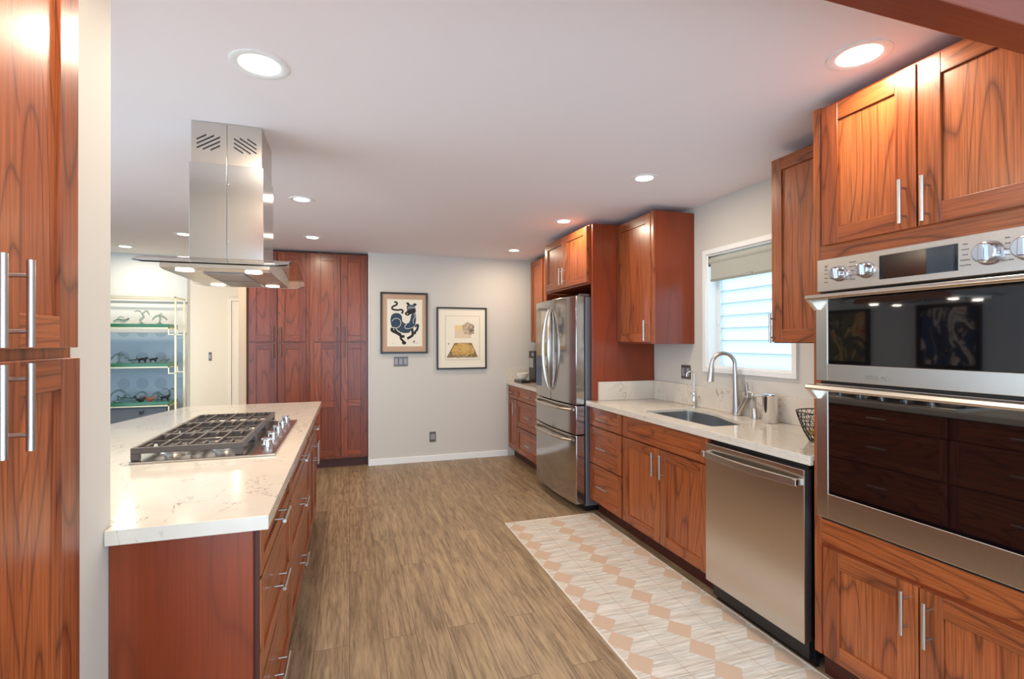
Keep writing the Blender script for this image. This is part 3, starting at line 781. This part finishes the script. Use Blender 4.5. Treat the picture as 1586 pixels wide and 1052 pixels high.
# motor body below the glass
mb = MB()
side = [(2.38, 1.706), (2.42, 1.700), (3.08, 1.700), (3.12, 1.706), (3.10, 1.742), (2.95, 1.764), (2.75, 1.772), (2.55, 1.764), (2.40, 1.742)]
mb.prism(side, -.735, -.325, 'x', tri=True)
bd = mb.done('motor_body', STEEL, hd, bevel=.003)
mb = MB()
for y0, y1 in ((2.47, 2.74), (2.76, 3.03)):
    for k in range(9):
        y = y0+(y1-y0)*k/9; mb.box(-.60, -.44, y+.003, y+.024, 1.694, 1.700)
mb.done('filter', STEELD, bd, bevel=.001, seg=1)
for x, y in ((-.655, 2.425), (-.395, 2.425), (-.655, 2.99), (-.395, 2.99)):
    MB().lathe((x, y, 1.700), [(.034, 0), (.034, -.003), (.027, -.004), (.027, -.002), (0, -.002)]).done('hood_lamp', [emis('hood_lens', (1, .93, .8), 6) if 'hood_lens' not in bpy.data.materials else bpy.data.materials['hood_lens']], bd, smooth=True)
    l = bpy.data.lights.new('hood_spot', 'AREA'); l.shape = 'DISK'; l.size = .05; l.energy = 1.6; l.color = LAMP_COL
    o = bpy.data.objects.new('hood_spot', l); C.objects.link(o); o.parent = hd; o.location = Vector((x, y, 1.692))-world_loc(hd)

# ================================================================ LEFT TALL CABINET
t = thing('tall_cabinet', 'tall reddish cherry cabinet at the left edge with long bar handles', 'cabinet', (-.9, 1.05, 0))
carcass(t, -1.27, -.582, .755, 1.348, .105, 2.372, WOOD['z']); toe(t, -.66, -.64, .755, 1.348)
FLf = Face('x+', -.582)
front(FLf, t, 1.058, 1.334, 1.388, 2.355, 'door', stile=.072, rail=.064, handle=(1.092, 1.467, True))
front(FLf, t, .772, 1.052, 1.388, 2.355, 'door', stile=.072, rail=.064, handle=(1.018, 1.467, True))
front(FLf, t, 1.058, 1.342, .118, 1.366, 'door', stile=.074, rail=.064, handle=(1.092, 1.287, True))
front(FLf, t, .772, 1.052, .118, 1.366, 'door', stile=.074, rail=.064, handle=(1.018, 1.287, True))

# ================================================================ SMALL THINGS ON THE SINK COUNTER
def arc(c, r, a0, a1, n, y0=None, dirx=1, diry=0):
    return [(c[0]+dirx*r*math.cos(math.radians(a0+(a1-a0)*i/n)), c[1]+diry*r*math.cos(math.radians(a0+(a1-a0)*i/n)), c[2]+r*math.sin(math.radians(a0+(a1-a0)*i/n))) for i in range(n+1)]
fa = thing('kitchen_faucet', 'tall brushed nickel gooseneck faucet with pull-down spray head', 'faucet', (2.41, 2.674, .916))
dx, dy = -.93, .36
path = [(2.398, 2.672, .918), (2.397, 2.673, 1.05), (2.396, 2.675, 1.18)]
c0 = Vector((2.394, 2.676, 1.245)); rr = .074
for i in range(15):
    a = math.radians(-8+185*i/14); path.append((c0.x+dx*rr*(1-math.cos(a)), c0.y+dy*rr*(1-math.cos(a)), c0.z+rr*math.sin(a)))
ex, ey, ez = path[-1]
rad = [.022, .019, .016]+[.0135]*15
MB().tube(path, rad, 0, 20).done('spout', NICKEL, fa, smooth=True)
MB().tube([(ex, ey, ez+.004), (ex-.004, ey+.001, ez-.05), (ex-.010, ey+.004, ez-.115)], [.0145, .018, .022], 0, 20).done('spray_head', NICKEL, fa, smooth=True)
MB().tube([(2.400, 2.655, .925), (2.405, 2.632, .97), (2.410, 2.604, 1.02), (2.410, 2.590, 1.045)], [.017, .017, .019, .017], 0, 16).done('valve_body', NICKEL, fa, smooth=True)
mb = MB(); mb.prism([(2.575, 1.035), (2.607, 1.045), (2.600, 1.13), (2.588, 1.132)], 2.402, 2.418, 'x'); mb.done('lever', NICKEL, fa, bevel=.004)
sf = thing('filter_faucet', 'small chrome filtered water tap left of the main faucet', 'faucet', (2.419, 3.12, .916))
pth = [(2.419, 3.12, .917), (2.419, 3.12, 1.03), (2.419, 3.12, 1.140)]
for i in range(1, 13):
    a = math.radians(200*i/12); pth.append((2.419-.024*(1-math.cos(a)), 3.12+.012*(1-math.cos(a)), 1.145+.028*math.sin(a)))
MB().tube(pth, .0052, 0, 12).done('spout', CHROME, sf, smooth=True)
MB().lathe((2.419, 3.12, .916), [(.017, 0), (.017, .004), (.009, .01), (.013, .03), (.014, .05), (.008, .065), (.011, .085), (.010, .10), (.005, .115), (0, .115)]).done('valve_body', CHROME, sf, smooth=True)
MB().tube([(2.419, 3.118, .965), (2.419, 3.075, .965), (2.419, 3.066, .975), (2.419, 3.062, 1.00)], [.005, .006, .006, .0045], 0, 12).done('lever', CHROME, sf, smooth=True)
sp = thing('soap_pump', 'short steel collar with a clear pump bottle beside the faucet', 'soap dispenser', (2.40, 2.515, .916))
MB().lathe((2.40, 2.515, .916), [(.019, 0), (.018, .062), (.015, .066), (0, .066)]).done('collar', NICKEL, sp, smooth=True)
cb = thing('soap_bottle', 'clear plastic soap bottle standing behind the steel collar', 'bottle', (2.418, 2.555, .916))
MB().lathe((2.418, 2.555, .916), [(.0, 0), (.017, 0), (.018, .02), (.018, .09), (.012, .12), (.008, .125), (.008, .14), (0, .14)]).done('bottle', CLEAR, cb, smooth=True)
MB().tube([(2.418, 2.555, 1.056), (2.418, 2.555, 1.072), (2.395, 2.562, 1.078)], .006, 0, 12).done('pump_head', TRIMW, cb, smooth=True)
sd = thing('soap_dispenser', 'tall shiny chrome automatic soap dispenser right of the faucet', 'soap dispenser', (2.368, 2.363, .916))
MB().lathe((2.368, 2.363, .916), [(.042, 0), (.044, .004), (.043, .150), (.046, .154), (.046, .168), (.040, .172), (0, .172)], seg=40).done('body', CHROME, sd, smooth=True)
MB().prism([(2.33, 1.068), (2.255, 1.070), (2.255, 1.076), (2.33, 1.082)], 2.36, 2.385, 'y').done('spout', CHROME, sd, bevel=.002)
bk = thing('wire_basket', 'small round dark wire basket at the oven end of the worktop', 'basket', (2.17, 1.83, .916))
mb = MB(); bc = Vector((2.17, 1.83, .918)); Rb = [(.070, .0), (.090, .035), (.106, .075), (.118, .11), (.126, .14)]
def ring(r, z, th=.0016): 
    mb.tube([(bc.x+r*math.cos(2*math.pi*k/28), bc.y+r*math.sin(2*math.pi*k/28), bc.z+z) for k in range(29)], th, 0, 6, False)
for r, z in Rb: ring(r, z, .003 if z > .12 else .0016)
for r, z in ((.080, .018), (.098, .055), (.112, .092)): ring(r, z, .0012)
for k in range(26):
    a = 2*math.pi*k/26
    for sg in (-1, 1):
        mb.tube([(bc.x+r*math.cos(a+sg*z*3.5), bc.y+r*math.sin(a+sg*z*3.5), bc.z+z) for r, z in Rb], .0013, 0, 5, False)
for k in range(6):
    t_ = -.06+.024*k; h = math.sqrt(.07**2-t_**2); mb.tube([(bc.x-h, bc.y+t_, bc.z), (bc.x+h, bc.y+t_, bc.z)], .0015, 0, 5)
mb.done('wire_bowl', mat('dark_wire', rgb(60, 54, 50), .4, .6), bk, smooth=True)
for k, (lx, ly, a) in enumerate(((2.15, 1.845, .3), (2.175, 1.81, .1))):
    pts = [(lx+.065*math.cos(a+2.6)*(-1+2*i/10), ly+.065*math.sin(a+2.6)*(-1+2*i/10), .952+k*.022+.022*((-1+2*i/10)**2)) for i in range(11)]
    ban = linkprops(MB().tube(pts, [.004, .010, .0145, .0165, .017, .017, .017, .0165, .0145, .009, .004], 0, 12).done('banana', mat('banana_skin_%s' % 'ab'[k], rgb(226, 196, 120), .5), smooth=True),
        ['ripe yellow banana lying low in the wire basket', 'ripe yellow banana lying on top in the wire basket'][k], 'banana')

# ================================================================ WALL PLATES
def plate(face, a0, a1, z0, z1, n, label, name='switch_plate', cat='light switch', style='rocker'):
    t = thing(name, label, cat, face.pt((a0+a1)/2, z0, 0))
    mb = MB(); face.box(mb, a0, a1, z0, z1, 0, .006); mb.done('cover_plate', GREY, t, bevel=.0015)
    w_ = (a1-a0)/n
    for i in range(n):
        c = a0+w_*(i+.5); mb = MB(); face.box(mb, c-w_*.34, c+w_*.34, (z0+z1)/2-.032, (z0+z1)/2+.032, .006, .009)
        mb.done('rocker' if style == 'rocker' else 'socket', GREYL, t, bevel=.001)
FBW = Face('y-', YB)
plate(FBW, .483, .640, 1.115, 1.225, 3, 'grey triple rocker switch plate under the horse print')
plate(FBW, .888, .962, .228, .345, 1, 'grey wall outlet low on the back wall', 'wall_outlet', 'outlet', 'socket')
plate(Face('x-', XR), 3.209, 3.318, 1.108, 1.215, 2, 'dark grey double rocker plate above the small water tap')
plate(Face('y-', 9.0), -2.105, -2.065, 1.10, 1.235, 1, 'narrow dark switch on the corridor wall')

# ================================================================ FRAMED PRINTS
YP = YB-.002
def art_frame(name, label, x0, x1, z0, z1, fw, mount_mat):
    t = thing(name, label, 'picture', ((x0+x1)/2, YP, z0))
    mb = MB(); d0, d1 = YP-.028, YP
    mb.box(x0, x0+fw, d0, d1, z0, z1); mb.box(x1-fw, x1, d0, d1, z0, z1); mb.box(x0+fw, x1-fw, d0, d1, z0, z0+fw); mb.box(x0+fw, x1-fw, d0, d1, z1-fw, z1)
    mb.done('frame', FRAMEB, t, bevel=.002)
    MB().box(x0+fw, x1-fw, YP-.014, YP, z0+fw, z1-fw).done('mount', mount_mat, t)
    return t
a = (.333, .866, 1.262, 1.960)
t = art_frame('framed_print', 'framed print of a blue galloping horse in a tan mount, left on the back wall', *a, .020, TANMAT)
def HP(px, pz): # zoom pixels of the frame -> wall x,z
    return (a[0]+(px-85)/(790-85)*(a[1]-a[0]), a[3]-(pz-68)/(985-68)*(a[3]-a[2]))
mb = MB(); p, q = HP(183, 880), HP(708, 172); mb.box(p[0], q[0], YP-.0165, YP-.014, p[1], q[1]); pr = mb.done('paper', CREAMP, t)
def shape(mb, pts, depth, mi, closed_smooth=2):
    pts = chaikin([HP(*q) for q in pts], closed_smooth) if closed_smooth else [HP(*q) for q in pts]
    mb.prism(pts, YP-.0165-depth, YP-.0164, 'y', mi, tri=True)
mb = MB()
shape(mb, [(250,590),(235,520),(232,450),(255,400),(300,378),(355,380),(395,410),(405,455),(402,495),(430,530),(480,540),(515,515),(530,460),(540,400),(560,375),(600,372),(612,410),(612,480),(600,560),(570,610),(525,645),(520,670),(460,682),(390,672),(340,640),(310,600),(285,590)], .0010, 0)
shape(mb, [(470,275),(498,248),(540,250),(580,255),(600,290),(612,345),(600,375),(560,380),(520,400),(490,425),(455,405),(440,385),(455,360),(480,350),(478,320)], .0008, 1)
shape(mb, [(462,215),(505,218),(520,250),(500,262),(476,248)], .0012, 1, 0); shape(mb, [(555,262),(585,224),(628,240),(602,270),(575,276)], .0012, 1, 0)
def stroke(mb, pts, w_, depth, mi):
    P_ = [Vector(HP(*q)) for q in pts]; n = len(P_)
    ww = w_ if isinstance(w_, list) else [w_]*n; L, Rr = [], []
    for i in range(n):
        d = (P_[min(i+1, n-1)]-P_[max(i-1, 0)]).normalized(); nn = Vector((-d.y, d.x))*ww[i]
        L.append(tuple(P_[i]+nn)); Rr.append(tuple(P_[i]-nn))
    mb.prism(L+Rr[::-1], YP-.0165-depth, YP-.0164, 'y', mi, tri=True)
def bez(pts, n=5):
    out = []
    for i in range(len(pts)-1):
        p0 = Vector(pts[max(i-1, 0)]); p1 = Vector(pts[i]); p2 = Vector(pts[i+1]); p3 = Vector(pts[min(i+2, len(pts)-1)])
        for k in range(n):
            t_ = k/n; out.append(tuple(.5*((2*p1)+(-p0+p2)*t_+(2*p0-5*p1+4*p2-p3)*t_**2+(-p0+3*p1-3*p2+p3)*t_**3)))
    return out+[pts[-1]]
stroke(mb, bez([(288,212),(325,222),(322,255),(265,285),(262,320),(330,335),(395,328),(415,355),(395,385)]), .010, .0009, 1)
stroke(mb, bez([(262,600),(255,640),(320,675),(370,705),(400,730),(440,725)]), .0155, .0012, 1)
stroke(mb, bez([(295,600),(320,660),(380,700),(385,760),(420,800),(440,830)]), .012, .0014, 1)
shape(mb, [(405,800),(455,800),(468,830),(450,852),(412,850),(400,825)], .0016, 1, 1)
stroke(mb, bez([(550,610),(560,660),(560,710),(520,740),(485,760)]), .014, .0012, 1)
stroke(mb, bez([(590,580),(640,555),(630,620),(600,660),(592,695)]), .0125, .0013, 1)
shape(mb, [(475,735),(500,745),(498,772),(480,775)], .0016, 1, 0)
stroke(mb, bez([(255,500),(290,465),(345,462),(382,500),(378,560),(330,600),(262,598)]), .0028, .0020, 2)
stroke(mb, bez([(475,545),(445,570),(455,605),(500,612),(570,590),(600,560)]), .0028, .0020, 2)
stroke(mb, bez([(310,600),(335,645),(385,675),(440,682)]), .0032, .0021, 2)
stroke(mb, bez([(580,380),(598,430),(570,480),(575,535)]), .0024, .0020, 2)
stroke(mb, bez([(488,300),(530,290),(590,300)]), .0024, .0020, 2); stroke(mb, bez([(470,375),(490,390),(480,405)]), .0022, .0020, 2)
shape(mb, [(570,800),(585,790),(595,812),(580,822)], .0008, 1, 0)
stroke(mb, [(535,825),(560,822),(600,828),(640,826)], .0016, .0006, 3); stroke(mb, [(248,833),(285,831)], .0012, .0006, 3)
shape(mb, [(482,300),(500,262),(545,252),(588,262),(600,300),(560,312),(510,330),(484,336)], .0013, 4, 1)
mb.done('artwork', [NAVY, INK, CREAMP, mat('pencil', rgb(150, 140, 126), .7), mat('blue_grey_ink', rgb(84, 100, 116), .7)], t)
a = (.970, 1.573, 1.070, 1.802)
t = art_frame('framed_print', 'framed print of a floating cube above an ochre carpet, right on the back wall', *a, .018, CREAMP)
def HP(px, pz): return (a[0]+(px-58)/(792-58)*(a[1]-a[0]), a[3]-(pz-50)/(975-50)*(a[3]-a[2]))
mb = MB(); p, q = HP(183, 836), HP(688, 176); mb.box(p[0], q[0], YP-.0165, YP-.014, p[1], q[1], 0)
p2, q2 = (p[0]+.004, p[1]+.004), (q[0]-.004, q[1]-.004); mb.box(p2[0], q2[0], YP-.0170, YP-.016, p2[1], q2[1], 1)
mb.done('paper', [mat('plate_line', rgb(176, 164, 140), .7), CREAMP], t)
def speckle(name, c1, c2, sc_=60):
    m = mat(name, c1, .7); g = G(m); n = g.noise(g.pos(), sc_, 4, .7); g.l(g.ramp(n, [(.42, c1), (.56, c2)]), g.b.inputs['Base Color']); return m
CUBEM = speckle('cube_ink', rgb(222, 204, 170), rgb(160, 144, 120), 30); CARP = speckle('carpet_ink', rgb(216, 180, 106), rgb(190, 148, 78), 34)
mb = MB()
shape(mb, [(318,318),(560,318),(560,510),(318,510)], .0008, 0, 0)
shape(mb, [(318,318),(440,318),(440,400),(318,400)], .0010, 1, 0)
shape(mb, [(512,268),(603,315),(603,440),(525,468),(432,430),(432,320)], .0014, 2, 0)
shape(mb, [(512,355),(603,318),(603,440),(525,468)], .0017, 3, 0)
shape(mb, [(315,583),(568,583),(662,800),(200,800)], .0012, 4, 0)
shape(mb, [(325,590),(558,590),(625,740),(500,760),(400,770),(250,740)], .0015, 5, 1)
stroke(mb, bez([(290,740),(340,770),(420,790),(500,770),(515,750)]), .004, .0022, 3); stroke(mb, bez([(490,700),(530,650),(560,700),(540,735),(600,715)]), .0022, .0022, 3)
stroke(mb, [(200,800),(662,800)], .0025, .0022, 3); shape(mb, [(218,585),(242,585),(242,608),(218,608)], .0008, 3, 0)
mb.done('artwork', [BEIGE, PALEO, CUBEM, speckle('cube_shade_ink', rgb(206, 188, 154), rgb(120, 106, 90), 30), speckle('carpet_edge_ink', rgb(170, 140, 90), rgb(110, 90, 60)), CARP], t)
# two oils on the far left wall (seen mirrored in the oven glass)
for y0, y1, mm, lab in ((3.92, 4.62, ABS1, 'large dark blue abstract oil painting with red and white strokes on the far left wall'), (5.25, 5.95, ABS2, 'dark olive and brown abstract oil painting on the far left wall, nearer the shelves')):
    t = thing('oil_painting', lab, 'painting', (XL+.02, (y0+y1)/2, 1.1))
    mb = MB(); mb.box(XL+.002, XL+.045, y0, y0+.045, 1.05, 1.86); mb.box(XL+.002, XL+.045, y1-.045, y1, 1.05, 1.86)
    mb.box(XL+.002, XL+.045, y0+.045, y1-.045, 1.05, 1.095); mb.box(XL+.002, XL+.045, y0+.045, y1-.045, 1.815, 1.86); mb.done('frame', FRAMEB, t)
    MB().box(XL+.002, XL+.02, y0+.045, y1-.045, 1.095, 1.815).done('canvas', mm, t)

# ================================================================ RUG
rg = thing('runner_rug', 'long beige and cream diamond-patterned runner along the sink cabinets', 'rug', (1.51, 2.3, 0))
MB().box(1.138, 1.872, .45, 3.680, .001, .007).done('pile', RUG, rg)
mb = MB(); mb.box(1.132, 1.138, .445, 3.686, .001, .008); mb.box(1.872, 1.880, .445, 3.686, .001, .008); mb.box(1.138, 1.872, 3.680, 3.686, .001, .008); mb.box(1.138, 1.872, .445, .45, .001, .008)
mb.done('edge_binding', RUGE, rg)

# ================================================================ FAR ROOM: glass shelf unit with figurines
et = thing('etagere', 'tall pale gold metal shelf unit with thick green glass shelves in the far room', 'shelf unit', (-2.35, 6.5, 0))
mb = MB(); b_ = .011
for x in (-2.92, -1.812):
    for y in (6.345, 6.645): mb.box(x, x+b_*1.6, y, y+b_, 0, 1.89)
for y in (6.345, 6.645): mb.box(-2.92, -1.796, y, y+b_, 1.878, 1.889)
for x in (-2.92, -1.812): mb.box(x, x+b_, 6.345, 6.655, 1.878, 1.889)
mb.done('frame', GOLD, et)
SH = (1.593, 1.170, .752)
for zs in SH:
    mb = MB(); mb.box(-2.90, -1.865, 6.35, 6.64, zs-.036, zs); sh = mb.done('glass_shelf', GREENG, et, bevel=.003)
    mb = MB(); mb.box(-2.90, -1.862, 6.345, 6.352, zs-.050, zs-.038); mb.box(-1.870, -1.862, 6.345, 6.65, zs-.050, zs-.038)
    for y in (6.345, 6.642):
        mb.box(-1.872, -1.862, y, y+.008, zs-.108, zs-.038); mb.box(-1.872, -1.80, y, y+.008, zs-.118, zs-.108)
    mb.done('bracket', GOLD, sh)
def curl(mb, x, y, z, pts, r): 
    P_ = [(x+px*.01, y+py*.01, z+pz*.01) for px, py, pz in bez3(pts)]; n = len(P_)
    mb.tube(P_, [r*(.35+.65*math.sin(math.pi*(i+.5)/n)) for i in range(n)], 0, 10)
def bez3(pts, n=5):
    out = []
    for i in range(len(pts)-1):
        p0 = Vector(pts[max(i-1, 0)]); p1 = Vector(pts[i]); p2 = Vector(pts[i+1]); p3 = Vector(pts[min(i+2, len(pts)-1)])
        for k in range(n):
            t_ = k/n; out.append(.5*((2*p1)+(-p0+p2)*t_+(2*p0-5*p1+4*p2-p3)*t_**2+(-p0+3*p1-3*p2+p3)*t_**3))
    return out+[Vector(pts[-1])]
def fig(kind, x, z, mm, label, s=1.0, shelf='glass figurines on the top shelf', y=6.46):
    s *= 1.12
    mb = MB(); S = lambda L: [(a_*s, b*s, c*s) for a_, b, c in L]
    z = z+.001
    if kind == 'dolphin':   # arched body on a small base with tail and fin
        mb.lathe((x, y, z), [(.026*s, 0), (.026*s, .006), (.010*s, .016), (.008*s, .03*s), (0, .03*s)], seg=16)
        curl(mb, x, y, z, S([(-7, 0, 4.2), (-4, 0, 8), (0, 0, 9.2), (4, 0, 7.6), (7, 0, 4.6)]), .013*s); curl(mb, x, y, z, S([(-1, 0, 9.2), (1, 0, 11.5), (2.6, 0, 11)]), .006*s)
        curl(mb, x, y, z, S([(0, 0, 3), (.5, 0, 6), (0, 0, 8.6)]), .010*s)
    elif kind == 'crane':
        mb.lathe((x, y, z), [(.024*s, 0), (.024*s, .006), (.012*s, .014), (0, .014)], seg=16)
        curl(mb, x, y, z, S([(0, 0, 1), (-1.5, 0, 4), (1.2, 0, 7), (0, 0, 11)]), .012*s); curl(mb, x, y, z, S([(0, 0, 11), (-3, 0, 13.4), (-7, 0, 12.4)]), .007*s)
        curl(mb, x, y, z, S([(0, 0, 10), (4, 0, 13.4), (6.5, 0, 9)]), .008*s)
    elif kind == 'whale':
        curl(mb, x, y, z, S([(-6, 0, 1.8), (-2, 0, 3.4), (2.5, 0, 2.6), (6, 0, 4.6)]), .017*s); curl(mb, x, y, z, S([(5, 1.6, 5.8), (6, 0, 4.6), (7.4, -1.6, 5.6)]), .006*s)
        curl(mb, x, y, z, S([(-3, 0, 5.2), (0, 0, 6.6), (3, 0, 5.2)]), .006*s)
    elif kind == 'bird':
        curl(mb, x, y, z, S([(-4, 0, 2.4), (-1, 0, 2.3), (2, 0, 2.5), (4.6, 0, 4.8)]), .016*s); curl(mb, x, y, z, S([(-3, 0, 3), (-4.4, 0, 5), (-5.6, 0, 4.4)]), .007*s)
        mb.lathe((x, y, z), [(.015*s, 0), (.014*s, .006), (.004*s, .010), (0, .018*s)], seg=14)
    elif kind == 'dog':
        curl(mb, x, y, z, S([(-3.4, 0, 3.6), (0, 0, 3.8), (3.2, 0, 4.2), (4.4, 0, 6)]), .014*s)
        for q in (-2.8, -2, 2.2, 3): curl(mb, x, y, z, S([(q, 0, 3.4), (q, 0, 1.8), (q+.2, 0, .4)]), .006*s)
        curl(mb, x, y, z, S([(-3.6, 0, 3.8), (-5, 0, 5.4)]), .004*s)
    elif kind == 'swirl':
        curl(mb, x, y, z, S([(-5, 0, 1), (-4, 0, 6), (1, 0, 9), (5, 0, 6), (3, 0, 3), (0, 0, 4.2)]), .009*s)
        mb.lathe((x, y, z), [(.03*s, 0), (.03*s, .006), (.008*s, .012), (.006*s, .05*s), (0, .05*s)], seg=16)
    o = mb.done('glass_figurine', mm, smooth=True); linkprops(o, label, 'figurine', shelf)
fig('whale', -2.345, SH[0], FIGG, 'low clear glass figurine at the left of the top green shelf', 1.0)
fig('crane', -2.150, SH[0], FIGG, 'tall clear glass crane in the middle of the top green shelf', .95)
fig('dolphin', -1.985, SH[0], FIGG, 'clear arched glass dolphin at the right of the top green shelf', .9)
g2 = 'glass figurines on the middle shelf'
fig('dolphin', -2.36, SH[1], FIGG, 'large clear arched figurine at the left of the middle shelf', .9, g2)
fig('bird', -2.235, SH[1], FIGG, 'small clear glass bird second from left on the middle shelf', .9, g2)
fig('dog', -2.150, SH[1], FIGD, 'black glass dog at the centre of the middle shelf', .95, g2)
fig('dog', -2.062, SH[1], FIGD, 'dark glass dog facing right, right neighbour of the black dog', .85, g2, 6.5)
fig('whale', -1.94, SH[1], FIGG, 'low clear glass fish at the right end of the middle shelf', .6, g2)
g3 = 'glass figurines on the lowest shelf'
fig('swirl', -2.37, SH[2], FIGG, 'big clear glass swirl at the left of the lowest green shelf', 1.25, g3)
fig('whale', -2.27, SH[2], FIGG, 'low clear glass whale beside the big swirl on the lowest shelf', 1.0, g3, 6.42)
fig('swirl', -2.18, SH[2], FIGG, 'medium clear glass swirl near the middle of the lowest shelf', .95, g3, 6.52)
fig('bird', -2.145, SH[2], FIGD, 'dark glass bird near the middle of the lowest shelf', .9, g3, 6.40)
fig('bird', -2.062, SH[2], FIGO, 'amber glass bird on the lowest shelf', 1.0, g3, 6.42)
fig('dolphin', -2.03, SH[2], FIGG, 'clear glass dolphin behind the amber bird on the lowest shelf', .75, g3, 6.54)
fig('crane', -1.91, SH[2], FIGG, 'tall clear glass crane at the right end of the lowest shelf', .85, g3, 6.50)
fig('dog', -1.92, SH[2], FIGD, 'black glass dog at the right end of the lowest shelf', 1.0, g3, 6.40)
cd = thing('drawer_cabinet', 'low dark grey cabinet under the glass shelves in the far room', 'cabinet', (-2.4, 6.5, 0))
DGREY = mat('slate_paint', rgb(112, 118, 126), .5)
MB().box(-2.88, -1.885, 6.40, 6.63, 0, .695).done('carcass', DGREY, cd, bevel=.002)
dd = MB().box(-2.86, -1.90, 6.385, 6.40, .42, .68).done('drawer', DGREY, cd, bevel=.002)
MB().lathe((-2.125, 6.385, .640), [(.008, 0), (.008, -.012), (.018, -.018), (.018, -.028), (0, -.030)], axis='y', seg=16).done('knob', BLACK, dd, smooth=True)
pn = linkprops(MB().box(-2.95, -1.835, YL-.03, YL-.001, .0, 1.50).done('patterned_panel', PANEL, bevel=.002), 'pale blue patterned panel against the wall behind the glass shelves', 'wall panel')
wb = thing('wall_board', 'white framed board above the blue patterned panel behind the glass shelves', 'wall panel', (-2.4, YL, 1.505))
MB().box(-2.95, -1.80, YL-.02, YL-.001, 1.505, 1.845).done('board', TRIMW, wb)
MB().box(-2.95, -1.79, YL-.03, YL-.001, 1.846, 1.862).done('ledge', mat('board_edge', rgb(150, 158, 160), .5), wb)
